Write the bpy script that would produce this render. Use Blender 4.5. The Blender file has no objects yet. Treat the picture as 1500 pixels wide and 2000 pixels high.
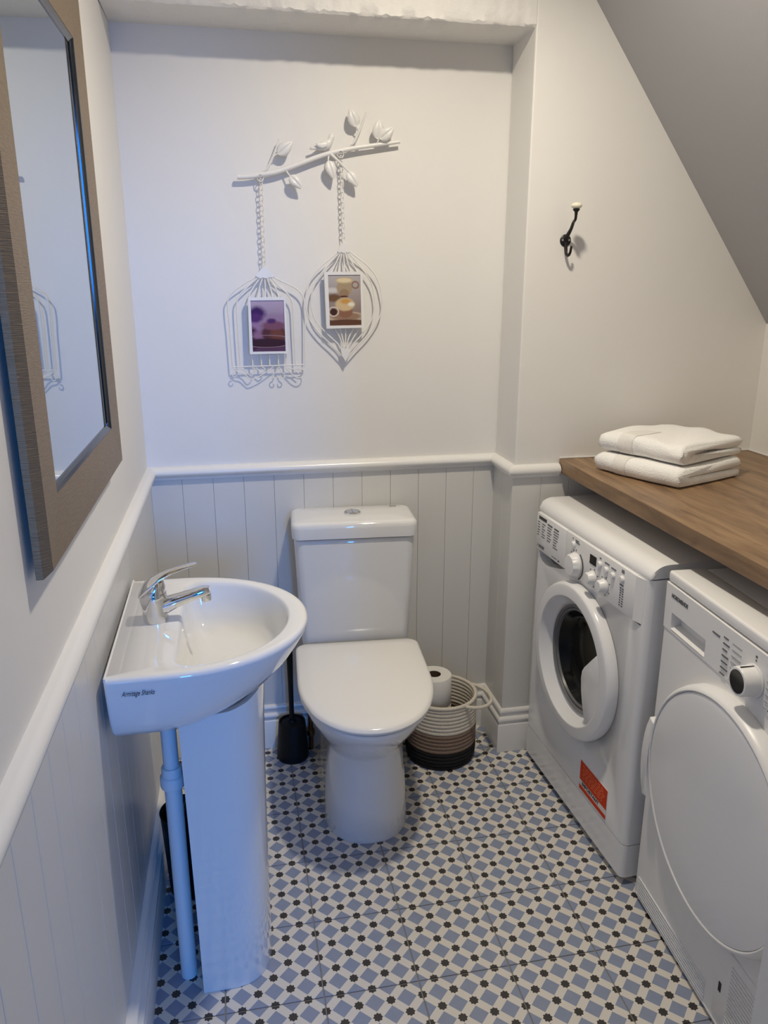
import bpy, bmesh, math, random
from mathutils import Vector, Matrix
random.seed(4)
S = bpy.context.scene
COL = S.collection

# ------------------------------------------------------------------ camera
CAM = (0.2431, -2.2955, 1.4700); YAW, PITCH, ROLL, FPX = 0.1959, -0.2866, 0.0006, 1525.67
cd = bpy.data.cameras.new('camera'); cam = bpy.data.objects.new('camera', cd); COL.objects.link(cam)
cd.sensor_fit = 'HORIZONTAL'; cd.sensor_width = 36.0; cd.lens = FPX / 1500 * 36.0
cd.clip_start = 0.02
FW = Vector((math.sin(YAW)*math.cos(PITCH), math.cos(YAW)*math.cos(PITCH), math.sin(PITCH)))
RT = Vector((math.cos(YAW), -math.sin(YAW), 0)); UP = RT.cross(FW)
R_ = math.cos(ROLL)*RT + math.sin(ROLL)*UP; U_ = R_.cross(FW)
M = Matrix((R_, U_, -FW)).transposed().to_4x4(); M.translation = Vector(CAM)
cam.matrix_world = M
S.camera = cam

# ------------------------------------------------------------------ world, daylight, exposure
W = bpy.data.worlds.new('world'); S.world = W; W.use_nodes = True
W.node_tree.nodes['Background'].inputs[0].default_value = (0.30, 0.48, 1.0, 1)
W.node_tree.nodes['Background'].inputs[1].default_value = 0.12
S.view_settings.view_transform = 'Standard'; S.view_settings.look = 'None'
S.view_settings.gamma = 1.0; S.view_settings.use_curve_mapping = False
S.view_settings.exposure = 0.0
LAMP_POS = (0.76, -0.85, 2.372); LAMP_W = 13.6; LAMP_COL = (1.0, 0.90, 0.74)
DAY_W = 230.0; DAY_COL = (0.03, 0.29, 1.0)
# daylight entering by the hall window behind the photographer
la = bpy.data.lights.new('daylight', 'AREA'); la.shape = 'RECTANGLE'; la.size = 1.02; la.size_y = 1.78
la.energy = DAY_W; la.color = DAY_COL
lo = bpy.data.objects.new('daylight', la); COL.objects.link(lo)
lo.location = (1.035, -8.10, 2.20); lo.rotation_euler = (math.radians(90), 0, 0)

def pix(u, v):
    return FW + R_*((u-750)/FPX) + U_*((1000-v)/FPX)
def on_y(u, v, y):
    d = pix(u, v); t = (y-CAM[1])/d.y; return Vector(CAM)+d*t

# ------------------------------------------------------------------ helpers
def tag(o, label=None, cat=None, group=None, kind=None):
    if label: o['label'] = label
    if cat: o['category'] = cat
    if group: o['group'] = group
    if kind: o['kind'] = kind
    return o
def mesh(name, verts, faces, mat, parent=None, smooth=False):
    me = bpy.data.meshes.new(name); me.from_pydata([tuple(v) for v in verts], [], faces); me.update()
    return obj(name, me, mat, parent, smooth)
def obj(name, me, mat, parent=None, smooth=False):
    if isinstance(me, bmesh.types.BMesh):
        bm = me; bmesh.ops.recalc_face_normals(bm, faces=bm.faces[:])
        me = bpy.data.meshes.new(name); bm.to_mesh(me); bm.free()
    else:
        bm = bmesh.new(); bm.from_mesh(me); bmesh.ops.recalc_face_normals(bm, faces=bm.faces[:]); bm.to_mesh(me); bm.free()
    if smooth:
        for p in me.polygons: p.use_smooth = True
    if mat and not me.materials: me.materials.append(mat)
    o = bpy.data.objects.new(name, me); COL.objects.link(o); o.parent = parent
    if smooth and smooth != 'all':
        try: me.set_sharp_from_angle(angle=math.radians(42))
        except Exception: pass
    return o
def empty(name, loc=(0,0,0), rz=0.0):
    o = bpy.data.objects.new(name, None); COL.objects.link(o); o.location = loc; o.rotation_euler = (0,0,rz)
    o.empty_display_size = 0.05; return o
def box(x0,x1,y0,y1,z0,z1, bev=0.0, seg=2, bm=None):
    own = bm is None
    if own: bm = bmesh.new()
    g = bmesh.ops.create_cube(bm, size=1.0)
    for v in g['verts']:
        v.co = Vector((x0+(v.co.x+.5)*(x1-x0), y0+(v.co.y+.5)*(y1-y0), z0+(v.co.z+.5)*(z1-z0)))
    if bev > 0:
        es = list({e for v in g['verts'] for e in v.link_edges})
        bmesh.ops.bevel(bm, geom=es, offset=bev, segments=seg, profile=0.5, affect='EDGES')
    return bm
def loft(rings, cap0=True, cap1=True, closed=True, wrap=False):
    vs, fs = [], []; n = len(rings[0])
    for r in rings: vs += [tuple(p) for p in r]
    m = len(rings)
    for i in range(m-1 if not wrap else m):
        a = i*n; b = ((i+1) % m)*n
        for j in range(n if closed else n-1):
            k = (j+1) % n; fs.append((a+j, a+k, b+k, b+j))
    if cap0: fs.append(tuple(range(n-1, -1, -1)))
    if cap1: fs.append(tuple((m-1)*n+j for j in range(n)))
    return vs, fs
def lathe(prof, n=48, center=(0,0,0), axis='z'):
    vs, fs = [], []; m = len(prof)
    for r, h in prof:
        for j in range(n):
            a = 2*math.pi*j/n; c, s = r*math.cos(a), r*math.sin(a)
            if axis == 'z': p = (c, s, h)
            elif axis == 'x': p = (h, c, s)
            else: p = (c, h, s)
            vs.append((p[0]+center[0], p[1]+center[1], p[2]+center[2]))
    for i in range(m-1):
        for j in range(n):
            k = (j+1) % n; fs.append((i*n+j, i*n+k, (i+1)*n+k, (i+1)*n+j))
    if prof[0][0] > 1e-6: pass
    return vs, fs
def lathe_obj(name, prof, mat, parent=None, n=48, center=(0,0,0), axis='z', smooth=True):
    vs, fs = lathe(prof, n, center, axis)
    bm = bmesh.new(); bv = [bm.verts.new(v) for v in vs]
    for f in fs:
        try: bm.faces.new([bv[i] for i in f])
        except ValueError: pass
    bmesh.ops.remove_doubles(bm, verts=bm.verts[:], dist=1e-6)
    return obj(name, bm, mat, parent, smooth)
def catmull(pts, k=6):
    pts = [Vector(p) for p in pts]; out = []
    for i in range(len(pts)-1):
        p0 = pts[max(i-1,0)]; p1 = pts[i]; p2 = pts[i+1]; p3 = pts[min(i+2,len(pts)-1)]
        for j in range(k):
            t = j/k
            out.append(0.5*((2*p1)+(p2-p0)*t+(2*p0-5*p1+4*p2-p3)*t*t+(3*p1-p0-3*p2+p3)*t**3))
    out.append(pts[-1]); return out
def tube_rings(pts, rad, n=8, closed=False):
    pts = [Vector(p) for p in pts]; N = len(pts); rings = []
    rads = rad if isinstance(rad, (list, tuple)) else [rad]*N
    prev = None
    for i in range(N):
        if closed: t = (pts[(i+1) % N]-pts[i-1]).normalized()
        else: t = (pts[min(i+1,N-1)]-pts[max(i-1,0)]).normalized()
        if prev is None:
            a = Vector((0,1,0)) if abs(t.y) < 0.9 else Vector((1,0,0)); u = (a-t*a.dot(t)).normalized()
        else: u = (prev-t*prev.dot(t)).normalized()
        prev = u; w = t.cross(u)
        rings.append([pts[i]+u*(rads[i]*math.cos(2*math.pi*j/n))+w*(rads[i]*math.sin(2*math.pi*j/n)) for j in range(n)])
    return rings
def tube(name, pts, rad, mat, parent=None, n=8, closed=False, smoothk=0):
    if smoothk:
        if isinstance(rad, (list, tuple)):
            N = len(pts); rr = []
            for i in range(N-1):
                for j in range(smoothk): rr.append(rad[i]+(rad[i+1]-rad[i])*j/smoothk)
            rr.append(rad[-1]); rad = rr
        pts = catmull(pts, smoothk)
    rg = tube_rings(pts, rad, n, closed)
    vs, fs = loft(rg, not closed, not closed, True, closed)
    return mesh(name, vs, fs, mat, parent, 'all' if closed else True)
def extrude_poly(name, pts, depth, mat, parent=None, to=None, bev=0.0, smooth=False):
    """pts: 2D outline; to(a,b,d) maps outline + depth to 3D"""
    n = len(pts); vs = [to(a,b,0) for a,b in pts]+[to(a,b,depth) for a,b in pts]
    fs = [tuple(range(n)), tuple(range(2*n-1, n-1, -1))]+[(i,(i+1)%n,n+(i+1)%n,n+i) for i in range(n)]
    bm = bmesh.new(); bv = [bm.verts.new(v) for v in vs]
    for f in fs: bm.faces.new([bv[i] for i in f])
    if bev:
        bm.edges.ensure_lookup_table()
        es = [e for e in bm.edges if any(len(f.verts) == n for f in e.link_faces)] if n != 4 else bm.edges[:]
        bmesh.ops.bevel(bm, geom=es, offset=bev, segments=3, profile=0.5, affect='EDGES')
    return obj(name, bm, mat, parent, smooth)
def boolean_cut(o, cutter):
    m = o.modifiers.new('cut', 'BOOLEAN'); m.object = cutter; m.operation = 'DIFFERENCE'; m.solver = 'EXACT'
    dg = bpy.context.evaluated_depsgraph_get()
    me = bpy.data.meshes.new_from_object(o.evaluated_get(dg)); o.modifiers.clear(); o.data = me
    bpy.data.objects.remove(cutter, do_unlink=True)
def text(name, s, size, mtx, mat, parent=None, shear=0.0, align='LEFT', squeeze=1.0, bold=0.0):
    cu = bpy.data.curves.new(name, 'FONT'); cu.body = s; cu.size = size; cu.shear = shear
    cu.align_x = align; cu.align_y = 'CENTER'; cu.extrude = 0.00025; cu.resolution_u = 3; cu.offset = bold
    o = bpy.data.objects.new(name, cu); COL.objects.link(o)
    dg = bpy.context.evaluated_depsgraph_get(); dg.update()
    me = bpy.data.meshes.new_from_object(o.evaluated_get(dg)); bpy.data.objects.remove(o, do_unlink=True)
    me.transform(mtx @ Matrix.Diagonal((squeeze,1,1,1)))
    me.materials.clear(); me.materials.append(mat)
    ob = bpy.data.objects.new(name, me); COL.objects.link(ob); ob.parent = parent; return ob
def facing_mx(p):       # text facing -x, reading towards -y
    m = Matrix(((0,0,-1),(-1,0,0),(0,1,0))).to_4x4(); m.translation = Vector(p); return m
def facing_my(p):       # text facing -y, reading towards +x
    m = Matrix(((1,0,0),(0,0,-1),(0,1,0))).to_4x4(); m.translation = Vector(p); return m

# ------------------------------------------------------------------ materials
def srgb(r,g,b):
    f = lambda c: c/12.92 if c <= 0.04045 else ((c+0.055)/1.055)**2.4
    return (f(r/255), f(g/255), f(b/255), 1)
def mat(name, col, rough=0.5, metal=0.0, bump=0.0, scale=60.0, coat=0.0, detail=3, var=0.0, spec=0.5):
    m = bpy.data.materials.new(name); m.use_nodes = True; nt = m.node_tree; b = nt.nodes['Principled BSDF']
    b.inputs['Base Color'].default_value = col; b.inputs['Roughness'].default_value = rough
    b.inputs['Metallic'].default_value = metal; b.inputs['Specular IOR Level'].default_value = spec
    b.inputs['Coat Weight'].default_value = coat; b.inputs['Coat Roughness'].default_value = 0.05
    if bump or var:
        tc = nt.nodes.new('ShaderNodeTexCoord'); nz = nt.nodes.new('ShaderNodeTexNoise')
        nz.inputs['Scale'].default_value = scale; nz.inputs['Detail'].default_value = detail
        nt.links.new(tc.outputs['Object'], nz.inputs['Vector'])
        if bump:
            bp = nt.nodes.new('ShaderNodeBump'); bp.inputs['Strength'].default_value = 1.0; bp.inputs['Distance'].default_value = bump
            nt.links.new(nz.outputs['Fac'], bp.inputs['Height']); nt.links.new(bp.outputs['Normal'], b.inputs['Normal'])
        if var:
            mx = nt.nodes.new('ShaderNodeMix'); mx.data_type = 'RGBA'
            mx.inputs[6].default_value = tuple(c*(1-var) for c in col[:3])+(1,); mx.inputs[7].default_value = tuple(min(1,c*(1+var)) for c in col[:3])+(1,)
            nt.links.new(nz.outputs['Fac'], mx.inputs[0]); nt.links.new(mx.outputs[2], b.inputs['Base Color'])
    return m
WHITE = (0.80, 0.79, 0.77, 1)
m_wall = mat('wall_paint', (0.80,0.785,0.755,1), 0.55, bump=0.0012, scale=14, detail=4)
m_rough = mat('rough_plaster', (0.80,0.785,0.755,1), 0.6, bump=0.006, scale=22, detail=6)
m_panel = mat('panelling_paint', (0.70,0.69,0.66,1), 0.33, bump=0.0003, scale=40)
m_trim = mat('trim_gloss_paint', (0.82,0.81,0.785,1), 0.25)
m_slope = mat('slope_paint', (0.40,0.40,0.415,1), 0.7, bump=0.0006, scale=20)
m_ceil = mat('ceiling_paint', WHITE, 0.8)
m_grout = mat('grout', srgb(150,145,138), 0.9, bump=0.001, scale=300)
m_ceramic = mat('ceramic', (0.80,0.80,0.79,1), 0.06, coat=0.4)
m_seat = mat('seat_plastic', (0.87,0.855,0.82,1), 0.16)
m_chrome = mat('chrome', (0.75,0.75,0.76,1), 0.06, 1.0)
m_black = mat('black_plastic', (0.006,0.006,0.007,1), 0.5, spec=0.25)
m_iron = mat('black_iron', (0.012,0.010,0.010,1), 0.4, 0.3, bump=0.0004, scale=200)
m_cream = mat('cream_ceramic', (0.80,0.76,0.62,1), 0.15)
m_pipe = mat('pipe_plastic', (0.76,0.77,0.78,1), 0.35)
m_brass = mat('brass', (0.35,0.25,0.12,1), 0.35, 1.0, var=0.4, scale=300)
m_copper = mat('copper', (0.28,0.13,0.08,1), 0.45, 1.0)
m_appl = mat('appliance_white', (0.84,0.84,0.845,1), 0.16, coat=0.15)
m_appl2 = mat('appliance_plastic', (0.84,0.835,0.83,1), 0.34)
m_seam = mat('dark_seam', (0.03,0.03,0.03,1), 0.8)
m_gasket = mat('grey_gasket', (0.16,0.16,0.165,1), 0.35)
m_glassd = mat('dark_door_glass', (0.006,0.007,0.007,1), 0.10, spec=0.22)
m_display = mat('display', (0.004,0.004,0.005,1), 0.1)
m_print = mat('grey_print', (0.11,0.11,0.12,1), 0.6)
m_printl = mat('light_print', (0.30,0.30,0.31,1), 0.6)
m_orange = mat('orange_sticker', srgb(214,58,4), 0.5, spec=0.2)
m_stickw = mat('sticker_white', (0.75,0.74,0.72,1), 0.4)
m_peach = mat('sticker_print', srgb(228,132,84), 0.5)
m_ornw = mat('white_enamel', (0.80,0.79,0.77,1), 0.35)
m_mirror = mat('mirror_glass', (0.56,0.64,0.71,1), 0.015, 1.0)
m_lip = mat('mirror_dark_lip', (0.03,0.035,0.045,1), 0.12, 0.6)
m_pebble = mat('roll_paper', (0.82,0.80,0.75,1), 0.95, bump=0.0006, scale=400)
m_core = mat('card_core', (0.10,0.065,0.04,1), 0.9)
m_ink = mat('ink', (0.03,0.035,0.06,1), 0.5)

def nmath(nt, op, a=None, b=None, c=None):
    n = nt.nodes.new('ShaderNodeMath'); n.operation = op
    for i, v in enumerate((a,b,c)):
        if v is None: continue
        if isinstance(v, (int,float)): n.inputs[i].default_value = v
        else: nt.links.new(v, n.inputs[i])
    return n.outputs[0]
def mixc(nt, f, a, b):
    n = nt.nodes.new('ShaderNodeMix'); n.data_type = 'RGBA'
    if isinstance(f, (int,float)): n.inputs[0].default_value = f
    else: nt.links.new(f, n.inputs[0])
    for k, v in ((6,a),(7,b)):
        if isinstance(v, tuple): n.inputs[k].default_value = v
        else: nt.links.new(v, n.inputs[k])
    return n.outputs[2]

TS = 0.2079
def tile_material():
    m = bpy.data.materials.new('patterned_tile'); m.use_nodes = True; nt = m.node_tree; bs = nt.nodes['Principled BSDF']
    tc = nt.nodes.new('ShaderNodeTexCoord'); sp = nt.nodes.new('ShaderNodeSeparateXYZ'); nt.links.new(tc.outputs['Object'], sp.inputs[0])
    p = TS/3
    a = nmath(nt,'DIVIDE', nmath(nt,'ADD', sp.outputs[0], sp.outputs[1]), p)
    b = nmath(nt,'DIVIDE', nmath(nt,'SUBTRACT', sp.outputs[0], sp.outputs[1]), p)
    def frac(v, off):      # distance to nearest lattice value
        w = nmath(nt,'ADD', v, 100.5-off); return nmath(nt,'ABSOLUTE', nmath(nt,'SUBTRACT', nmath(nt,'FRACT', w), 0.5))
    fa, fb = frac(a,0), frac(b,0); ga, gb = frac(a,0.5), frac(b,0.5)
    dia = nmath(nt,'LESS_THAN', nmath(nt,'MAXIMUM', fa, fb), 0.315)
    s1 = nmath(nt,'LESS_THAN', nmath(nt,'MAXIMUM', ga, gb), 0.158)
    s2 = nmath(nt,'LESS_THAN', nmath(nt,'ADD', ga, gb), 0.223)
    star = nmath(nt,'MAXIMUM', s1, s2)
    nz = nt.nodes.new('ShaderNodeTexNoise'); nz.inputs['Scale'].default_value = 35; nz.inputs['Detail'].default_value = 4
    nt.links.new(tc.outputs['Object'], nz.inputs['Vector'])
    ge = nt.nodes.new('ShaderNodeNewGeometry'); sp2 = nt.nodes.new('ShaderNodeSeparateXYZ'); nt.links.new(ge.outputs['Position'], sp2.inputs[0])
    wn = nt.nodes.new('ShaderNodeTexWhiteNoise'); wn.noise_dimensions = '2D'
    cv = nt.nodes.new('ShaderNodeCombineXYZ')
    nt.links.new(nmath(nt,'ROUND', a), cv.inputs[0]); nt.links.new(nmath(nt,'ROUND', b), cv.inputs[1]); nt.links.new(cv.outputs[0], wn.inputs['Vector'])
    blue = mixc(nt, nz.outputs['Fac'], srgb(130,143,170), srgb(150,160,182))
    blue = mixc(nt, nmath(nt,'MULTIPLY', wn.outputs['Value'], 0.3), blue, srgb(150,154,170))
    c = mixc(nt, dia, srgb(226,220,210), blue)
    c = mixc(nt, star, c, srgb(58,54,52))
    nt.links.new(c, bs.inputs['Base Color']); bs.inputs['Roughness'].default_value = 0.42
    return m
m_tile = tile_material()

def wood_material():
    m = bpy.data.materials.new('oak_worktop'); m.use_nodes = True; nt = m.node_tree; bs = nt.nodes['Principled BSDF']
    tc = nt.nodes.new('ShaderNodeTexCoord'); mp = nt.nodes.new('ShaderNodeMapping'); mp.inputs['Scale'].default_value = (14, 1.5, 14)
    nt.links.new(tc.outputs['Object'], mp.inputs['Vector'])
    nz = nt.nodes.new('ShaderNodeTexNoise'); nz.inputs['Scale'].default_value = 2.2; nz.inputs['Detail'].default_value = 8; nz.inputs['Roughness'].default_value = 0.62; nz.inputs['Distortion'].default_value = 0.6
    nt.links.new(mp.outputs[0], nz.inputs['Vector'])
    mp2 = nt.nodes.new('ShaderNodeMapping'); mp2.inputs['Scale'].default_value = (160, 6, 160); nt.links.new(tc.outputs['Object'], mp2.inputs['Vector'])
    n2 = nt.nodes.new('ShaderNodeTexNoise'); n2.inputs['Scale'].default_value = 2.0; n2.inputs['Detail'].default_value = 4; nt.links.new(mp2.outputs[0], n2.inputs['Vector'])
    mp3 = nt.nodes.new('ShaderNodeMapping'); mp3.inputs['Scale'].default_value = (9, 4.5, 9); nt.links.new(tc.outputs['Object'], mp3.inputs['Vector'])
    n3 = nt.nodes.new('ShaderNodeTexNoise'); n3.inputs['Scale'].default_value = 1.6; n3.inputs['Detail'].default_value = 2; n3.inputs['Distortion'].default_value = 1.0; nt.links.new(mp3.outputs[0], n3.inputs['Vector'])
    rp = nt.nodes.new('ShaderNodeValToRGB'); rp.color_ramp.elements[0].position = 0.30; rp.color_ramp.elements[1].position = 0.72
    rp.color_ramp.elements[0].color = srgb(104,80,58); rp.color_ramp.elements[1].color = srgb(174,142,106)
    nt.links.new(nz.outputs['Fac'], rp.inputs[0])
    c = mixc(nt, nmath(nt,'MULTIPLY', n2.outputs['Fac'], 0.35), rp.outputs[0], srgb(96,70,48))
    k = nmath(nt,'MULTIPLY', nmath(nt,'GREATER_THAN', n3.outputs['Fac'], 0.66), 0.0)
    kn = nt.nodes.new('ShaderNodeMapRange'); kn.inputs[1].default_value = 0.60; kn.inputs[2].default_value = 0.76; nt.links.new(n3.outputs['Fac'], kn.inputs[0])
    c = mixc(nt, nmath(nt,'MULTIPLY', kn.outputs[0], 0.5), c, srgb(84,58,40))
    nt.links.new(c, bs.inputs['Base Color']); bs.inputs['Roughness'].default_value = 0.42
    return m
m_wood = wood_material()

def frame_material():
    m = bpy.data.materials.new('bronze_frame'); m.use_nodes = True; nt = m.node_tree; bs = nt.nodes['Principled BSDF']
    tc = nt.nodes.new('ShaderNodeTexCoord'); mp = nt.nodes.new('ShaderNodeMapping'); mp.inputs['Scale'].default_value = (30, 30, 420)
    nt.links.new(tc.outputs['Object'], mp.inputs['Vector'])
    nz = nt.nodes.new('ShaderNodeTexNoise'); nz.inputs['Scale'].default_value = 1.5; nz.inputs['Detail'].default_value = 5; nt.links.new(mp.outputs[0], nz.inputs['Vector'])
    c = mixc(nt, nz.outputs['Fac'], srgb(116,98,76), srgb(160,140,112))
    nt.links.new(c, bs.inputs['Base Color']); bs.inputs['Metallic'].default_value = 0.6; bs.inputs['Roughness'].default_value = 0.42
    bp = nt.nodes.new('ShaderNodeBump'); bp.inputs['Distance'].default_value = 0.0012; nt.links.new(nz.outputs['Fac'], bp.inputs['Height']); nt.links.new(bp.outputs[0], bs.inputs['Normal'])
    return m
m_frame = frame_material()
def rope_material(name, c0, c1):
    m = bpy.data.materials.new(name); m.use_nodes = True; nt = m.node_tree; bs = nt.nodes['Principled BSDF']
    tc = nt.nodes.new('ShaderNodeTexCoord'); nz = nt.nodes.new('ShaderNodeTexNoise'); nz.inputs['Scale'].default_value = 180; nz.inputs['Detail'].default_value = 3
    nt.links.new(tc.outputs['Object'], nz.inputs['Vector']); c = mixc(nt, nz.outputs['Fac'], c0, c1)
    nt.links.new(c, bs.inputs['Base Color']); bs.inputs['Roughness'].default_value = 0.95
    bp = nt.nodes.new('ShaderNodeBump'); bp.inputs['Distance'].default_value = 0.001; nt.links.new(nz.outputs['Fac'], bp.inputs['Height']); nt.links.new(bp.outputs[0], bs.inputs['Normal'])
    return m
m_rcream = rope_material('rope_cream', srgb(205,196,180), srgb(232,225,210))
m_rbrown = rope_material('rope_brown', srgb(118,98,84), srgb(150,130,114))
m_rblack = rope_material('rope_black', (0.006,0.006,0.007,1), (0.014,0.014,0.015,1))
m_towel = mat('terry_towel', (0.94,0.93,0.90,1), 0.98, bump=0.0022, scale=330, detail=2)
m_towelb = mat('towel_border', (0.82,0.80,0.76,1), 0.9, bump=0.0004, scale=500)

def picture_material(name, bg, shapes):
    """flat printed photograph: soft ellipses / bands layered in uv space"""
    m = bpy.data.materials.new(name); m.use_nodes = True; nt = m.node_tree; bs = nt.nodes['Principled BSDF']
    tc = nt.nodes.new('ShaderNodeTexCoord'); nz = nt.nodes.new('ShaderNodeTexNoise'); nz.inputs['Scale'].default_value = 9; nz.inputs['Detail'].default_value = 4
    nt.links.new(tc.outputs['UV'], nz.inputs['Vector'])
    sp = nt.nodes.new('ShaderNodeSeparateXYZ'); nt.links.new(tc.outputs['UV'], sp.inputs[0])
    wob = nmath(nt,'MULTIPLY', nmath(nt,'SUBTRACT', nz.outputs['Fac'], 0.5), 0.5)
    gr = nt.nodes.new('ShaderNodeMapRange'); gr.inputs[1].default_value = 0.0; gr.inputs[2].default_value = 1.0; nt.links.new(sp.outputs[1], gr.inputs[0])
    c = mixc(nt, gr.outputs[0], bg[0], bg[1])
    for (cx,cy,rx,ry,col,soft,ring) in shapes:
        dx = nmath(nt,'DIVIDE', nmath(nt,'SUBTRACT', sp.outputs[0], cx), rx); dy = nmath(nt,'DIVIDE', nmath(nt,'SUBTRACT', sp.outputs[1], cy), ry)
        d = nmath(nt,'SQRT', nmath(nt,'ADD', nmath(nt,'MULTIPLY', dx, dx), nmath(nt,'MULTIPLY', dy, dy)))
        d = nmath(nt,'ADD', d, nmath(nt,'MULTIPLY', wob, soft*2))
        if ring: d = nmath(nt,'ADD', nmath(nt,'MULTIPLY', nmath(nt,'ABSOLUTE', nmath(nt,'SUBTRACT', d, 1.0)), 1.0/ring), 0.0)
        mr = nt.nodes.new('ShaderNodeMapRange'); mr.inputs[1].default_value = 1.0+soft; mr.inputs[2].default_value = 1.0-soft
        nt.links.new(d, mr.inputs[0]); c = mixc(nt, mr.outputs[0], c, col)
    nt.links.new(c, bs.inputs['Base Color']); bs.inputs['Roughness'].default_value = 0.55; bs.inputs['Specular IOR Level'].default_value = 0.15
    return m

# ------------------------------------------------------------------ dimensions of the room
WA, DP, HL, HD = 1.0572, 0.1702, 2.0892, 0.9544       # alcove width, return depth, lintel height, dado top
XR, HC, XC = 1.8266, 0.967, 1.1949                    # right wall, worktop top, worktop front
CZ = 2.40; YF = -2.42; PIER_X, PIER_Y = 1.006, -1.462
LW = -0.0125                                              # left wall turn (radians)
TP = 0.006                                            # panelling thickness
def structure(o, label=None):
    o['kind'] = 'structure'
    if label: o['label'] = label
    return o

# floor: grout bed with single tiles
floor = structure(obj('floor', box(-0.035, XR, YF, 0.0, -0.06, -0.0022), m_grout), 'patterned blue, white and black tiled floor')
tile_cache = {}
def tile_mesh(x0,x1,y0,y1):
    key = tuple(round(v,4) for v in (x0,x1,y0,y1))
    if key not in tile_cache:
        bm = box(x0,x1,y0,y1,-0.0022,0.0)
        top = [e for e in bm.edges if all(v.co.z > -0.001 for v in e.verts)]
        bmesh.ops.bevel(bm, geom=top, offset=0.0007, segments=1, profile=0.5, affect='EDGES')
        bmesh.ops.recalc_face_normals(bm, faces=bm.faces[:])
        me = bpy.data.meshes.new('tile'); bm.to_mesh(me); bm.free(); me.materials.append(m_tile); tile_cache[key] = me
    return tile_cache[key]
GX, GY, J = 0.3737, -0.7766, 0.0014
for i in range(-2, 8):
    for j in range(-9, 5):
        ox, oy = GX+i*TS, GY+j*TS
        ax, bx_ = max(J, LW*-(oy)*1.0-ox+0.0005), min(TS-J, XR-ox-0.0005); ay, by = max(J, YF-oy+0.0005), min(TS-J, -oy-0.0005)
        if bx_-ax < 0.004 or by-ay < 0.004: continue
        t = bpy.data.objects.new('tile', tile_mesh(ax,bx_,ay,by)); COL.objects.link(t)
        t.location = (ox, oy, 0); t.parent = floor

wl = structure(obj('wall_left', box(-0.12, 0, YF-0.12, 0.12, -0.06, CZ), m_wall), 'white plastered left wall with panelling below'); wl.rotation_euler = (0,0,LW)
wb = structure(obj('wall_back', box(0, WA+0.03, 0, 0.12, -0.06, CZ), m_wall), 'white alcove back wall')
wr = structure(obj('wall_back_right', box(WA, XR+0.1, -DP, 0.0, -0.06, CZ, 0.004, 2), m_wall), 'white wall standing forward beside the alcove')
structure(obj('wall_right', box(XR, XR+0.1, YF, -DP, -0.06, CZ), m_wall), 'white wall at the back of the worktop')
# lintel with ragged plaster edge
nl = 90; vs = []; fs = []
for i in range(nl+1):
    x = WA*i/nl
    j1 = random.uniform(-.0035,.0035) if 2 < i < nl-1 else 0; j2 = random.uniform(-.003,.003) if 2 < i < nl-1 else 0
    vs += [(x,-DP,CZ),(x,-DP-.0005+j2*.5,HL+.03+j1),(x,-DP+j2*.7,HL+.006+j1),(x,-DP+.006+j2,HL+j1*.3),(x,0,HL),(x,0,CZ)]
for i in range(nl):
    for k in range(5): fs.append((i*6+k, i*6+k+1, i*6+7+k, i*6+6+k))
structure(mesh('wall_lintel', vs, fs, m_rough, None, True), 'white lintel with ragged plaster edge above the alcove')
structure(obj('wall_pier', box(PIER_X, XR, YF, PIER_Y, -0.06, CZ), m_wall), 'pale wall corner at the near end of the dryer')
# ceiling, sloped soffit under the stairs
SX0, SZ0, SX1, SZ1 = 1.2152, 2.1577, 1.8266, 1.351
sl = (SZ1-SZ0)/(SX1-SX0); sxt = SX0+(CZ-SZ0)/sl
structure(obj('ceiling', box(-0.04, XR, YF, -0.0, CZ, CZ+0.08), m_ceil), 'white flat ceiling')
to = lambda a,b,d: (a, -DP+d, b)
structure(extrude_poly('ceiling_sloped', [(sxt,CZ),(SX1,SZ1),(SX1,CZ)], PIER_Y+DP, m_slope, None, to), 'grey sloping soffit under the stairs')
# wall behind the photographer with doorway, then a hall with a window
DX0, DX1, DZ = 0.04, 0.62, 2.00
HZ = 3.2
bm = box(-0.06, DX0, YF-0.12, YF, 0, HZ); box(DX1, XR, YF-0.12, YF, 0, HZ, bm=bm); box(DX0, DX1, YF-0.12, YF, DZ, HZ, bm=bm)
structure(obj('wall_front', bm, m_wall), 'white wall with the doorway')
HY = -8.0; WZ0, WZ1, WX0, WX1 = 1.30, 3.10, 0.52, 1.55
m_hall = mat('hall_paint', (0.42,0.40,0.37,1), 0.7)
bm = box(-0.24, WX0, HY-0.1, HY, 0, HZ); box(WX1, 1.9, HY-0.1, HY, 0, HZ, bm=bm); box(WX0, WX1, HY-0.1, HY, 0, WZ0, bm=bm); box(WX0, WX1, HY-0.1, HY, WZ1, HZ, bm=bm)
structure(obj('wall_hall', bm, m_hall), 'pale hall wall with tall window')
structure(obj('wall_hall_right', box(1.8, 1.9, HY, YF-0.12, 0, HZ), m_hall), 'pale hall side wall')
structure(obj('wall_hall_left', box(-0.24, -0.14, HY, YF-0.12, 0, HZ), m_hall), 'pale hall side wall opposite')
structure(obj('floor_hall', box(-0.14, 1.8, HY, YF, -0.06, -0.0022), mat('hall_floor', (0.25,0.2,0.15,1), 0.6)), 'hall floor')
structure(obj('ceiling_hall', box(-0.14, 1.8, HY, YF-0.12, HZ, HZ+0.08), m_hall), 'hall ceiling')
wf = empty('window_1', (1.035, HY-0.05, WZ0)); structure(wf, 'white framed hall window')
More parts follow.
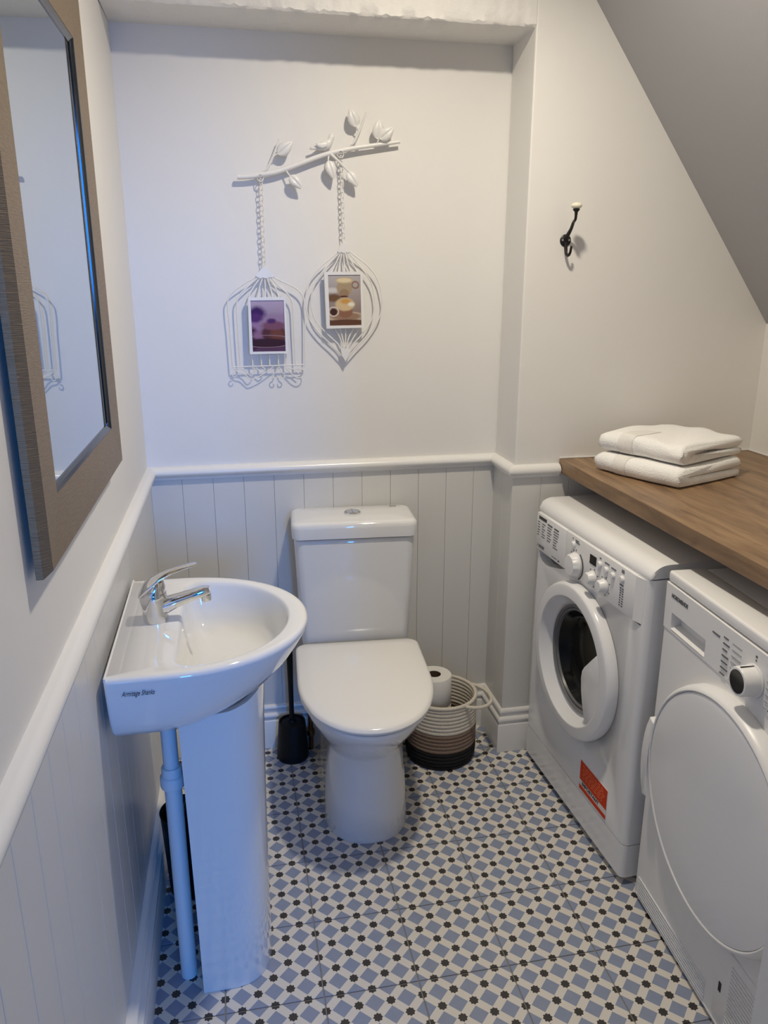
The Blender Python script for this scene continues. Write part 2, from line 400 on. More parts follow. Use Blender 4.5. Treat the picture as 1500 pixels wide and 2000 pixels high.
for a in ((WX0,WX0+.04,WZ0,WZ1),(WX1-.04,WX1,WZ0,WZ1),(WX0+.04,WX1-.04,WZ0,WZ0+.04),(WX0+.04,WX1-.04,WZ1-.04,WZ1)):
    o = obj('window_frame', box(a[0],a[1],HY-0.08,HY-0.03,a[2],a[3],0.004), m_trim, wf); o.matrix_parent_inverse = Matrix.Translation((-1.035,-(HY-0.05),-WZ0))

# tongue and groove panelling, one plank each
PW = 0.0890
def plank_mesh(w, h, t):
    bm = box(0, w, -t, 0, 0, h)
    es = [e for e in bm.edges if abs(e.verts[0].co.z-e.verts[1].co.z) > 0.1 and all(v.co.y < -t*.5 for v in e.verts)]
    bmesh.ops.bevel(bm, geom=es, offset=0.0009, segments=1, profile=0.5, affect='EDGES')
    bmesh.ops.recalc_face_normals(bm, faces=bm.faces[:])
    me = bpy.data.meshes.new('plank'); bm.to_mesh(me); bm.free(); me.materials.append(m_panel); return me
ZB, ZT = 0.02, 0.932
pm = plank_mesh(PW-0.0006, ZT-ZB, TP)
def planks(parent, origin, ang, length):
    n = int(length/PW); x = 0.0
    while x < length-0.006:
        w = min(PW, length-x)
        me = pm if w > PW-1e-4 else plank_mesh(w-0.0006, ZT-ZB, TP)
        o = bpy.data.objects.new('plank', me); COL.objects.link(o); o.parent = parent
        o.location = (origin[0]+math.cos(ang)*x, origin[1]+math.sin(ang)*x, ZB); o.rotation_euler = (0,0,ang); x += PW
planks(wb, (TP, 0), 0.0, WA-TP)                                   # alcove back
planks(wr, (WA, -0.001), -math.pi/2, DP-0.001)                    # return
planks(wr, (WA-TP, -DP), 0.0, 0.36)                               # right of return
planks(wl, (0, YF+0.003), math.pi/2, -YF-0.004)                   # left wall

# dado rail and skirting, mitred lengths following the walls
PATH = [(YF*math.sin(-LW),YF),(0,0),(WA,0),(WA,-DP),(XC-0.002,-DP)]
def offs(i, d):
    def nrm(a,b):
        dx, dy = b[0]-a[0], b[1]-a[1]; l = math.hypot(dx,dy); return (dy/l, -dx/l)
    if i == 0: n = nrm(PATH[0],PATH[1]); return (PATH[0][0]+n[0]*d, PATH[0][1]+n[1]*d)
    if i == len(PATH)-1: n = nrm(PATH[-2],PATH[-1]); return (PATH[-1][0]+n[0]*d, PATH[-1][1]+n[1]*d)
    n1 = nrm(PATH[i-1],PATH[i]); n2 = nrm(PATH[i],PATH[i+1]); k = 1+n1[0]*n2[0]+n1[1]*n2[1]
    return (PATH[i][0]+(n1[0]+n2[0])/k*d, PATH[i][1]+(n1[1]+n2[1])/k*d)
def run(names, prof, labels, m, thick=1.0):
    out = []
    for s in range(4):
        rings = [[Vector((*offs(i,d*(thick if s == 0 and i == 0 else 1.0)), z)) for d,z in prof] for i in (s, s+1)]
        vs, fs = loft(rings); out.append(structure(mesh(names[s], vs, fs, m, None, True), labels[s]))
    return out
dado = [(0,0.954),(0.010,0.9535),(0.018,0.950),(0.0235,0.944),(0.0255,0.937),(0.0235,0.930),(0.018,0.926),(0.013,0.923),(0.012,0.917),(0.0,0.917)]
run(['trim_1','trim_2','trim_3','trim_4'], dado, ['white dado rail along the left wall','white dado rail across the alcove','short white dado rail on the return','white dado rail ending at the worktop'], m_trim)
base = [(0,0.0),(0.022,0.0),(0.022,0.096),(0.0205,0.099),(0.019,0.1),(0.019,0.107),(0.0215,0.110),(0.0225,0.114),(0.0215,0.119),(0.017,0.123),(0.0135,0.125),(0.0135,0.134),(0.0155,0.137),(0.0165,0.142),(0.014,0.148),(0.009,0.151),(0.0,0.152)]
run(['baseboard_left','baseboard_back','baseboard_return','baseboard_right'], base, ['white moulded skirting along the left wall','white moulded skirting behind the toilet','white moulded skirting on the return','white moulded skirting beside the washing machine'], m_trim, 2.2)

# ------------------------------------------------------------------ ceiling light
cl = empty('ceiling_light', (LAMP_POS[0], LAMP_POS[1], CZ)); tag(cl, 'small round flush ceiling light fixed above the toilet', 'ceiling light')
lathe_obj('light_body', [(0.0,0.0),(0.075,0.0),(0.075,-0.016),(0.068,-0.02),(0.06,-0.02)], m_trim, cl)
me_ = bpy.data.materials.new('lamp_glow'); me_.use_nodes = True
b_ = me_.node_tree.nodes['Principled BSDF']; b_.inputs['Emission Color'].default_value = (*LAMP_COL,1); b_.inputs['Emission Strength'].default_value = 6
lathe_obj('diffuser', [(0.06,-0.02),(0.04,-0.024),(0.0,-0.025)], me_, cl)
ll = bpy.data.lights.new('lamp', 'AREA'); ll.shape = 'DISK'; ll.size = 0.10; ll.energy = LAMP_W; ll.spread = math.radians(166); ll.color = LAMP_COL
lob = bpy.data.objects.new('lamp', ll); COL.objects.link(lob); lob.parent = cl; lob.location = (0,0,-0.027)

# ------------------------------------------------------------------ D-shaped outlines (basin, toilet)
def dshape(hw, back, front, L, rc, nf=40, ns=6, nc=6, e=2.0):
    """outline in (x across, f forward): rounded back corners, straight sides, elliptical front; starts at back centre"""
    pts = []; y0 = front-L
    for k in range(4): pts.append((hw_b(hw,rc)*k/4, back))
    for k in range(nc+1):
        a = math.pi/2*k/nc; pts.append((hw-rc+rc*math.sin(a), back+rc-rc*math.cos(a)))
    for k in range(1, ns): pts.append((hw, back+rc+(y0-back-rc)*k/ns))
    for k in range(nf+1):
        a = math.pi*k/nf; c, s = math.cos(a), math.sin(a)
        pts.append((math.copysign(abs(c)**(2/e),c)*hw, y0+abs(s)**(2/e)*L))
    for k in range(ns-1, 0, -1): pts.append((-hw, back+rc+(y0-back-rc)*k/ns))
    for k in range(nc, -1, -1):
        a = math.pi/2*k/nc; pts.append((-(hw-rc+rc*math.sin(a)), back+rc-rc*math.cos(a)))
    for k in range(3, 0, -1): pts.append((-hw_b(hw,rc)*k/4, back))
    return pts
def hw_b(hw, rc): return hw-rc

# ------------------------------------------------------------------ washbasin
BY = -0.795
basin = empty('washbasin', (TP, BY, 0.0)); tag(basin, 'white ceramic washbasin with chrome tap mounted on the left wall', 'washbasin')
def bring(hw, front, z, L=None, back=0.0, rc=0.006, e=2.05):
    L = L if L else front*0.74
    return [Vector((f, -x, z)) for x, f in dshape(hw, back, front, L, rc, e=e)]
rings = [bring(0.13,0.16,0.672,0.10), bring(0.175,0.205,0.676,0.14), bring(0.198,0.240,0.686,0.17), bring(0.211,0.275,0.702,0.20), bring(0.221,0.308,0.724,0.225),
         bring(0.229,0.337,0.752,0.245), bring(0.234,0.357,0.780,0.26), bring(0.237,0.368,0.798,0.265), bring(0.2385,0.372,0.808,0.268), bring(0.2375,0.371,0.814,0.268), bring(0.234,0.367,0.8175,0.266)]
def bowl(s, z, rim=0.0):
    c = 0.225
    pts = []
    for x, f in dshape(0.200, 0.118, 0.332, 0.184, 0.028, e=2.0): pts.append(Vector((c+(f-c)*s, -x*s, z)))
    return pts
rings += [bring(0.229,0.361,0.8184,0.264), bowl(1.05,0.8183), bowl(1.02,0.8165), bowl(1.0,0.813), bowl(0.985,0.806), bowl(0.965,0.79), bowl(0.935,0.768), bowl(0.88,0.742), bowl(0.78,0.722), bowl(0.6,0.711), bowl(0.38,0.706), bowl(0.14,0.703), bowl(0.10,0.698)]
vs, fs = loft(rings); obj('bowl', (lambda m_: m_)(mesh('tmp', vs, fs, m_ceramic).data), m_ceramic, basin, 'all')
bpy.data.objects.remove(bpy.data.objects['tmp'], do_unlink=True)
lathe_obj('drain', [(0.0,0.7035),(0.017,0.7035),(0.021,0.7055),(0.023,0.704),(0.023,0.700)], m_chrome, basin, 32, (0.225,0,0))
obj('sealant_bead', box(0.0,0.004,-0.236,0.236,0.812,0.821,0.0015), m_trim, basin)
text('maker_script', 'Armitage Shanks', 0.0135, Matrix.Translation((0,0,0)) @ facing_my((0.028,-0.2378,0.789)) @ Matrix.Rotation(math.radians(-3.5),4,'X'), m_ink, basin, shear=0.45, squeeze=0.60)
# pedestal shell
ped = empty('basin_pedestal', (0, BY, 0)); tag(ped, 'white ceramic half column pedestal standing under the washbasin', 'pedestal')
def pring(hw, b, f, z, e=2.6, L=0.115):
    o = dshape(hw, b, f, L, 0.004, e=e); return [Vector((fy, -x, z)) for x, fy in o]
def pshell(z, hw, b, f):
    n = 40; out = []; inn = []
    for k in range(n+1):
        a = math.pi*k/n; c, s = math.cos(a), math.sin(a)
        ex = 2/2.7
        out.append(Vector((f-0.10+abs(s)**ex*0.10, -math.copysign(abs(c)**ex,c)*hw, z)))
    t = 0.012; hw2 = hw-t
    for k in range(n, -1, -1):
        a = math.pi*k/n; c, s = math.cos(a), math.sin(a); ex = 2/2.7
        inn.append(Vector((f-t-0.10+abs(s)**ex*0.10, -math.copysign(abs(c)**ex,c)*hw2, z)))
    return [Vector((b,-hw,z))]+out+[Vector((b,hw,z))]+[Vector((b,hw2,z))]+inn+[Vector((b,-hw2,z))]
zs = [(0.0,0.130,0.122,0.272),(0.004,0.131,0.121,0.273),(0.15,0.1295,0.120,0.273),(0.4,0.129,0.117,0.276),(0.6,0.130,0.114,0.280),(0.682,0.132,0.113,0.284)]
prs = [pshell(*q) for q in zs]
def under(x):
    t = [(0.0,0.672),(0.166,0.672),(0.211,0.676),(0.246,0.686),(0.281,0.702),(0.32,0.73)]
    for (a,za),(b,zb_) in zip(t,t[1:]):
        if x <= b: return za+(zb_-za)*max(0,(x-a))/(b-a)
    return t[-1][1]
for p_ in prs[-1]: p_.z = under(p_.x)-0.0015
vs, fs = loft(prs); mesh('column', vs, fs, m_ceramic, ped, True)
# waste pipe with nut, trap hose
wp = empty('waste_pipe', (0.088,-0.866,0)); tag(wp, 'white plastic waste pipe with a compression nut beside the pedestal', 'pipe')
lathe_obj('lower_pipe', [(0.0,0.0),(0.0175,0.0),(0.0175,0.50),(0.0,0.50)], m_pipe, wp, 32)
lathe_obj('upper_pipe', [(0.0,0.49),(0.0155,0.49),(0.0155,0.674),(0.0,0.674)], m_pipe, wp, 32)
lathe_obj('compression_nut', [(0.0175,0.482),(0.0235,0.484),(0.0245,0.488),(0.0245,0.507),(0.0225,0.510),(0.0205,0.511),(0.0205,0.527),(0.019,0.530),(0.0155,0.530)], m_pipe, wp, 32)
hs = empty('water_hose', (0.12,-0.80,0)); tag(hs, 'dark braided water hose with brass valve behind the pedestal', 'hose')
tube('hose', [(0.0,0,0.672),(0.0,-0.04,0.62),(0.004,-0.052,0.575),(0.006,-0.03,0.50),(0.0,0.02,0.42),(-0.03,0.05,0.30),(-0.05,0.06,0.02),(-0.05,0.06,0.0)], 0.0055, m_iron, hs, 10, smoothk=5)
lathe_obj('valve', [(0.0,0.555),(0.009,0.557),(0.009,0.575),(0.006,0.58),(0.006,0.60),(0.010,0.604),(0.010,0.618),(0,0.62)], m_brass, hs, 12, (0.002,-0.05,0))
# tap
tap = empty('basin_tap', (TP+0.068, BY+0.004, 0.8178)); tag(tap, 'chrome single lever mixer tap standing on the washbasin', 'tap')
def oring(cx, cz, rx, ry, tilt=0.0, n=32):
    return [Vector((cx+rx*math.cos(a)*math.cos(tilt), ry*math.sin(a), cz+rx*math.cos(a)*math.sin(tilt))) for a in [2*math.pi*k/n for k in range(n)]]
vs, fs = loft([oring(0.002,0.0,0.0245,0.0245), oring(0.002,0.003,0.025,0.025), oring(0.001,0.02,0.0245,0.0245), oring(0.0,0.04,0.026,0.025), oring(-0.001,0.056,0.0275,0.026,0.05), oring(-0.001,0.060,0.026,0.025,0.08)])
mesh('tap_body', vs, fs, m_chrome, tap, True)
sp_c = [(0.004,0.026),(0.024,0.032),(0.045,0.040),(0.075,0.049),(0.098,0.0555),(0.110,0.058)]; sp_r = [(0.010,0.017),(0.0155,0.0185),(0.0125,0.0165),(0.0108,0.0150),(0.0108,0.0145),(0.0075,0.010)]
rings = []
for i, ((cx,cz),(rz,ry)) in enumerate(zip(sp_c, sp_r)):
    ring = []
    for k in range(28):
        a = 2*math.pi*k/28; c, s = math.cos(a), math.sin(a)
        ring.append(Vector((cx-0.27*rz*math.copysign(abs(s)**.75,s), ry*math.copysign(abs(c)**.75,c), cz+0.96*rz*math.copysign(abs(s)**.75,s))))
    rings.append(ring)
vs, fs = loft(rings); mesh('spout', vs, fs, m_chrome, tap, True)
lathe_obj('aerator', [(0.0,-0.010),(0.009,-0.010),(0.0105,-0.008),(0.0105,0.004),(0,0.004)], m_chrome, tap, 24, (0.102,0,0.045))
lv = [(-0.026,0.058,0.004,0.024),(-0.012,0.072,0.010,0.025),(0.002,0.083,0.009,0.0235),(0.016,0.092,0.006,0.020),(0.035,0.101,0.0045,0.0155),(0.058,0.108,0.0038,0.0125),(0.078,0.113,0.0032,0.0115),(0.088,0.1155,0.002,0.008)]
rings = [[Vector((cx-0.45*rz*math.sin(a), ry*math.cos(a), cz+0.9*rz*math.sin(a))) for a in [2*math.pi*k/24 for k in range(24)]] for cx,cz,rz,ry in lv]
vs, fs = loft(rings); mesh('lever', vs, fs, m_chrome, tap, True)
vs, fs = loft([oring(-0.001,0.057,0.0262,0.0252,0.05), oring(0.0,0.068,0.0245,0.024,0.2), oring(0.004,0.078,0.0185,0.020,0.4), oring(0.004,0.086,0.008,0.012,0.5)]); mesh('cartridge_dome', vs, fs, m_chrome, tap, True)
# black bin in the corner behind the pipe
bn = empty('waste_bin', (0.083,-0.600,0)); tag(bn, 'small round black bin standing behind the basin pedestal', 'bin')
lathe_obj('bin_body', [(0.0,0.002),(0.049,0.0),(0.051,0.004),(0.060,0.222),(0.062,0.228),(0.060,0.230),(0.057,0.224),(0.047,0.008),(0,0.008)], m_black, bn, 40)

# ------------------------------------------------------------------ toilet
TX, TRZ = 0.590, -0.062
toi = empty('toilet', (TX, 0.0, 0), TRZ); tag(toi, 'white close coupled toilet with closed lid standing in the alcove', 'toilet')
# local: x across, y negative = forward
def tring(hw, back, front, z, L, rc=0.03, e=2.0, xo=0.0): return [Vector((x+xo, -f, z)) for x, f in dshape(hw, back, front, L, rc, e=e)]
pan = [tring(0.118,0.10,0.535,0.0,0.15,0.05,2.3), tring(0.119,0.10,0.537,0.006,0.15,0.05,2.3), tring(0.114,0.10,0.528,0.10,0.14,0.05,2.3), tring(0.108,0.10,0.520,0.20,0.135,0.05,2.2), tring(0.106,0.10,0.518,0.245,0.135,0.05,2.2),
       tring(0.112,0.10,0.528,0.262,0.145,0.05,2.1), tring(0.128,0.10,0.556,0.29,0.17,0.05), tring(0.146,0.10,0.594,0.325,0.20,0.05), tring(0.162,0.10,0.628,0.36,0.23,0.05), tring(0.171,0.10,0.648,0.388,0.25,0.05), tring(0.173,0.10,0.652,0.402,0.25,0.05), tring(0.170,0.11,0.648,0.405,0.25,0.05)]
vs, fs = loft(pan); mesh('pan', vs, fs, m_ceramic, toi, True)
rear = [tring(0.112,0.012,0.22,0.17,0.04,0.03), tring(0.120,0.012,0.22,0.30,0.04,0.03), tring(0.145,0.010,0.215,0.37,0.04,0.03), tring(0.16,0.010,0.21,0.416,0.04,0.03)]
vs, fs = loft(rear); mesh('cistern_platform', vs, fs, m_ceramic, toi, True)
vs, fs = loft([tring(0.176,0.190,0.668,0.405,0.27,0.03), tring(0.180,0.186,0.673,0.408,0.27,0.03), tring(0.180,0.186,0.673,0.417,0.27,0.03), tring(0.176,0.190,0.668,0.419,0.27,0.03)]); mesh('seat_ring', vs, fs, m_seat, toi, True)
lid = [tring(0.177,0.188,0.670,0.4205,0.27,0.03,2.1), tring(0.182,0.184,0.676,0.424,0.27,0.03,2.1), tring(0.183,0.183,0.678,0.430,0.27,0.03,2.1), tring(0.1805,0.185,0.675,0.436,0.27,0.03,2.1), tring(0.174,0.191,0.667,0.4395,0.265,0.028,2.1), tring(0.14,0.225,0.625,0.4425,0.22,0.025,2.1), tring(0.07,0.30,0.52,0.444,0.12,0.02,2.1)]
vs, fs = loft(lid); mesh('toilet_lid', vs, fs, m_seat, toi, True)
def rrect(hx, y0, y1, z, r, n=6):
    pts = []
    for (cx,cy,a0) in ((hx-r,y1-r,0),(-hx+r,y1-r,90),(-hx+r,y0+r,180),(hx-r,y0+r,270)):
        for k in range(n+1):
            a = math.radians(a0+90*k/n); pts.append(Vector((cx+r*math.cos(a), cy+r*math.sin(a), z)))
    return pts
cis = [rrect(0.158,-0.168,-0.018,0.418,0.022), rrect(0.162,-0.172,-0.016,0.428,0.024), rrect(0.170,-0.178,-0.014,0.60,0.026), rrect(0.1755,-0.182,-0.013,0.742,0.027), rrect(0.1750,-0.1815,-0.0135,0.752,0.027), rrect(0.171,-0.178,-0.016,0.757,0.025)]
vs, fs = loft(cis); mesh('cistern', vs, fs, m_ceramic, toi, True)
cl_ = [rrect(0.176,-0.183,-0.012,0.760,0.024), rrect(0.1815,-0.189,-0.0105,0.763,0.027), rrect(0.183,-0.190,-0.010,0.792,0.028), rrect(0.1815,-0.1885,-0.0105,0.802,0.027), rrect(0.177,-0.184,-0.014,0.808,0.025), rrect(0.168,-0.176,-0.022,0.8105,0.02), rrect(0.10,-0.12,-0.07,0.812,0.01)]
vs, fs = loft(cl_); cisl = mesh('cistern_lid', vs, fs, m_ceramic, toi, True)
fb = lathe_obj('flush_button', [(0.0,0.8105),(0.024,0.8105),(0.025,0.815),(0.0225,0.8175),(0.0205,0.816)], m_chrome, toi, 40, (0.0,-0.095,0.0))
for s in (-1,1):
    pts = [(0.0012*s,-0.019)]+[(s*(0.0012+0.0185*math.sin(math.pi*k/14)), -0.019*math.cos(math.pi*k/14)) for k in range(1,14)]+[(0.0012*s,0.019)]
    extrude_poly('push_plate', pts, 0.004, m_chrome, fb, lambda a,b,d: (a,-0.095+b,0.8135+d))
obj('maker_mark', box(0.118,0.140,-0.036,-0.0335,0.8108,0.8118), m_print, toi)
# supply pipe behind the pan
sp_ = empty('supply_pipe', (0.446,-0.048,0)); tag(sp_, 'short copper supply pipe with valve behind the toilet', 'pipe')
tube('pipe', [(0,0,0),(0,0,0.06),(0.0,0,0.11),(0.0,0.008,0.14),(0.0,0.026,0.156)], 0.0075, m_copper, sp_, 12, smoothk=4)
lathe_obj('valve', [(0.0,0.05),(0.012,0.05),(0.013,0.055),(0.013,0.07),(0.0,0.07)], m_brass, sp_, 12)

# toilet brush
br = empty('toilet_brush', (0.384,-0.080,0)); tag(br, 'black toilet brush in a tapered holder left of the toilet', 'toilet brush')
lathe_obj('holder', [(0.0,0.0),(0.049,0.0),(0.051,0.003),(0.0505,0.02),(0.043,0.122),(0.042,0.128),(0.0385,0.129),(0.036,0.122),(0.034,0.112),(0.0,0.112)], m_black, br, 40)
lathe_obj('lid', [(0.036,0.122),(0.030,0.126),(0.014,0.128),(0.0115,0.135),(0.0,0.136)], m_black, br, 32)
lathe_obj('handle', [(0.0,0.13),(0.0085,0.132),(0.0075,0.18),(0.0085,0.28),(0.010,0.36),(0.0085,0.385),(0.0,0.39)], m_black, br, 20)

# ------------------------------------------------------------------ rope basket and rolls
BX, BYY, BR = 0.855, -0.150, 0.113
bk = empty('rope_basket', (BX, BYY, 0)); tag(bk, 'round rope basket in cream, brown and black between toilet and skirting', 'basket')
def band(name, z0, z1, m, floor_=False):
    n = max(2, round((z1-z0)/0.0118)); h = (z1-z0)/n; out = []; inn = []
    for i in range(n):
        for k in range(5):
            a = -math.pi/2+math.pi*k/4; z = z0+(i+0.5)*h+h/2*math.sin(a)
            rr = BR*(1.0-0.05*max(0,(0.03-z))/0.03)
            out.append((rr-0.003+0.0035*math.cos(a), z)); inn.append((rr-0.008-0.0035*math.cos(a), z))
    prof = out+inn[::-1]
    if floor_: prof = [(0.0,0.001)]+[(BR-0.012,0.001)]+prof+[(BR-0.014,0.008),(0.0,0.008)]
    else: prof = prof+[prof[0]]
    return lathe_obj(name, prof, m, bk, 56)
band('rope_band_black', 0.002, 0.062, m_rblack, True)
band('rope_band_brown', 0.062, 0.126, m_rbrown)
band('rope_band_cream', 0.126, 0.214, m_rcream)
def rim_tube(a0, a1, bulge, z, name, dz=0.0):
    pts = []
    for k in range(25):
        t = k/24; a = a0+(a1-a0)*t; w = math.sin(math.pi*t)
        r = BR-0.004+bulge*w**0.8
        pts.append((r*math.cos(a), r*math.sin(a), z+dz*w))
    return tube(name, pts, 0.0058, m_rcream, bk, 10)
for a, bl in ((-24, 0.050), (156, 0.006)):
    rim_tube(math.radians(a-40), math.radians(a+42), bl, 0.217, 'handle', -0.010)
pts = [((BR-0.004)*math.cos(2*math.pi*k/56), (BR-0.004)*math.sin(2*math.pi*k/56), 0.219) for k in range(56)]
tube('rim_coil', pts, 0.006, m_rcream, bk, 10, closed=True)
RX, RY = BX-0.030, BYY-0.020
for k, lab in enumerate(('white toilet roll at the bottom of the stack in the rope basket','white toilet roll in the middle of the stack in the rope basket','white toilet roll on top of the stack in the rope basket')):
    r = empty('toilet_roll', (RX, RY, 0.009+k*0.0955)); tag(r, lab, 'toilet roll', 'toilet rolls in the rope basket')
    lathe_obj('paper', [(0.021,0.0),(0.053,0.0),(0.055,0.003),(0.055,0.092),(0.053,0.095),(0.021,0.095)], m_pebble, r, 40)
    lathe_obj('core', [(0.0208,0.0005),(0.0208,0.0945),(0.0195,0.0945),(0.0195,0.0005),(0.0208,0.0005)], m_core, r, 28)

# ------------------------------------------------------------------ worktop
wt = obj('worktop', box(0, XR-XC-0.001, PIER_Y+DP+0.002, -0.001, -0.040, 0.0, 0.0018, 2), m_wood); wt.location = (XC, -DP, HC)
tag(wt, 'wood effect worktop running above the washing machine and dryer', 'worktop')
sb = obj('sealant_bead', box(0.0, XR-XC-0.002, -0.006, -0.001, 0.0, 0.005, 0.0015), m_trim, wt)
obj('sealant_bead', box(XR-XC-0.007, XR-XC-0.002, PIER_Y+DP+0.01, -0.006, 0.0, 0.005, 0.0015), m_trim, wt)

# ------------------------------------------------------------------ folded towels
def towel(loc, rz, L, Wd, t, label, seed, over=0.0, wv=1.0):
    rnd = random.Random(seed)
    root = empty('folded_towel', loc, rz); tag(root, label, 'towel', 'folded white towels on the worktop')
    r = t/2
    prof = []
    nb = 14
    for k in range(nb+1): prof.append((L-(L-r)*k/nb, 0.0))
    for k in range(1, 12): a = math.pi*k/12; prof.append((r-r*math.sin(a)*1.0, r-r*math.cos(a)))
    for k in range(nb+1): prof.append((r+(L+over-r)*k/nb, t))
    gap = 0.0055
    prof.append((L+over+0.006, t*0.86)); prof.append((L+over+0.004, t*0.62)); 
    inn = [(L+over-0.006, t*0.54+0.001)]
    for k in range(1, 9): inn.append((L-(L-0.05)*k/8, t*0.52+gap/2*(1-k/8)))
    for k in range(8, 0, -1): inn.append((L-(L-0.05)*k/8, t*0.47-gap/2*(1-k/8)))
    prof += inn; prof.append((L-0.004, t*0.42)); prof.append((L+0.005, t*0.28)); prof.append((L+0.004, t*0.08))
    ny = 26; rings = []
    for j in range(ny+1):
        v = j/ny; y = -Wd*v
        e = min(v, 1-v)*Wd; squash = 1.0 if e > 0.014 else (0.80+0.20*math.sqrt(max(0,1-((0.014-e)/0.014)**2)))
        ring = []
        for i, (x, z) in enumerate(prof):
            wob = wv*(0.0026*math.sin(7*v+seed+x*22)+0.0018*math.sin(17*v+i*0.5+seed*2))
            zz = t/2+(z-t/2)*squash
            low = zz < 0.004
            xo = 0.004*math.sin(5*v+seed)+wob*0.7
            ring.append(Vector((x+xo, y+0.003*math.sin(9*z/t+x*15+seed), max(0.0, zz+(wob if zz > t*0.5 else 0.0)) )))
        rings.append(ring)
    vs, fs = loft(rings); o = mesh('terry_cloth', vs, fs, m_towel, root, 'all')
    # woven border band around the fold
    for k, (v0, v1) in enumerate(((0.235, 0.40),)):
        rb = []
        nrib = 26
        for j in range(nrib+1):
            v = v0+(v1-v0)*j/nrib; ring = []
            for i in range(5, nb+11+8):
                x, z = prof[i]; wob = wv*(0.0026*math.sin(7*v+seed+x*22)+0.0018*math.sin(17*v+i*0.5+seed*2)); xo = 0.004*math.sin(5*v+seed)+wob*0.7
                n = Vector((x-r, 0, z-t/2)) if x < r else Vector((0,0,1 if z > t/2 else -1)); n.normalize()
                h = 0.0009+0.0007*(j % 2)
                p = Vector((x+xo, -Wd*v, max(0.0006, z+(wob if z > t*0.5 else 0))))
                q = p+n*h; q.z = max(0.0003, q.z); ring.append(q)
            rb.append(ring)
        vs, fs = loft(rb, False, False, False); mesh('border_band', vs, fs, m_towelb, root, True)
    return root
towel((1.227,-0.327,HC+0.0004), 0.404, 0.262, 0.272, 0.052, 'lower folded white towel lying on the worktop', 2.0, 0.0, 0.3)
towel((1.243,-0.322,HC+0.0556), 0.414, 0.258, 0.262, 0.052, 'upper folded white towel lying on the other towel', 5.0, 0.0)

# ------------------------------------------------------------------ washing machine (local: x into the machine, y negative towards the camera)
WM = empty('washing_machine', (1.121,-0.2147,0), 0.044); tag(WM, 'white front loading washing machine with round glass door and orange sticker', 'washing machine')
wW = 0.595
def yz(depth0):
    return lambda a,b,d: (depth0+d, a, b)
def slab(name, x0,x1, y0,y1, z0,z1, m, parent, bev=0.0, seg=2): return obj(name, box(x0,x1,min(y0,y1),max(y0,y1),z0,z1,bev,seg), m, parent, bev > 0)
def prof_extrude(name, prof, y0, y1, m, parent, bev=0.014, seg=4):
    bm = bmesh.new(); n = len(prof)
    a = [bm.verts.new((x,y0,z)) for x,z in prof]; b = [bm.verts.new((x,y1,z)) for x,z in prof]
    f0 = bm.faces.new(a); f1 = bm.faces.new(b[::-1])
    for i in range(n): bm.faces.new((a[i],b[i],b[(i+1)%n],a[(i+1)%n]))
    if bev:
        es = [e for e in list(f0.edges)+list(f1.edges) if all(v.co.x < 0.0305 for v in e.verts)] if len(prof) == 4 else list(f0.edges)+list(f1.edges)
        bmesh.ops.bevel(bm, geom=es, offset=bev, segments=seg, profile=0.5, affect='EDGES')
    return obj(name, bm, m, parent, True)
wbody = slab('body', 0.0590,0.56, -0.003,-wW+0.003, 0.022,0.826, m_appl, WM, 0.003)
for yy in (-0.0045,-wW+0.0045): slab('seam_strip', 0.052,0.0585, yy-0.0018,yy+0.0018, 0.03,0.822, m_seam, WM)
fr = prof_extrude('front_shell', [(0.0,0.118),(0.0,0.8262),(0.056,0.8262),(0.056,0.118)], 0, -wW, m_appl, WM, 0.016, 4)
prof_extrude('plinth_panel', [(0.0,0.022),(0.0,0.1155),(0.056,0.1155),(0.056,0.022)], 0, -wW, m_appl, WM, 0.014, 4)
slab('seam_strip', 0.006,0.05, -0.018,-wW+0.018, 0.112,0.122, m_seam, WM)
slab('seam_strip', -0.0012,0.002, -0.199,-wW+0.022, 0.7098,0.7128, m_seam, WM)
pr = [(0.001,0.8275)]+[(0.045-0.045*math.cos(math.pi/2*k/10)+0.0, 0.8275+0.0345*math.sin(math.pi/2*k/10)) for k in range(0,11)][1:]+[(0.56,0.862),(0.56,0.8275)]
prof_extrude('top_cover', pr, 0.0, -wW, m_appl2, WM, 0.006, 3)
for yy in (-0.06,-wW+0.06):
    for xx in (0.07,0.5):
        lathe_obj('foot', [(0,0.0),(0.02,0.0),(0.02,0.008),(0.01,0.01),(0.01,0.023),(0,0.023)], m_black, WM, 20, (xx,yy,0))
# pocket under the drawer
cut = extrude_poly('cutter', [(-0.018,0.7095),(-0.190,0.7085),(-0.165,0.699),(-0.13,0.690),(-0.095,0.681),(-0.065,0.677),(-0.045,0.681),(-0.028,0.692)], 0.05, m_appl2, WM, yz(-0.02))
bpy.context.view_layer.update(); boolean_cut(fr, cut)
cut = lathe_obj('cutter', [(0.0,-0.05),(0.1485,-0.05),(0.1485,0.0605),(0.0,0.0605)], m_appl2, WM, 64, (0,-0.2973,0.487), 'x'); bpy.context.view_layer.update(); boolean_cut(fr, cut)
slab('drawer_pocket', 0.0285,0.032, -0.012,-0.2, 0.672,0.712, m_gasket, WM)
# fascia and drawer
slab('control_panel', -0.007,0.004, -0.196,-0.548, 0.7125,0.8235, m_appl2, WM, 0.0022)
extrude_poly('panel_end', [(-0.007,-0.5482),(0.004,-0.5482),(0.004,-0.578),(-0.0005,-0.578)], 0.109, m_appl2, WM, lambda a,b,d: (a,b,0.7135+d))
drw = slab('detergent_drawer', -0.0075,0.004, -0.010,-0.1945, 0.7125,0.8235, m_appl2, WM, 0.0024)
PX = -0.0078
def L(y): return y+0.2147   # world-ish y to local y
def pbar(y0, y1, z, h, m=m_print, bm=None): return box(PX-0.0004, PX+0.0006, min(y0,y1), max(y0,y1), z-h/2, z+h/2, bm=bm)
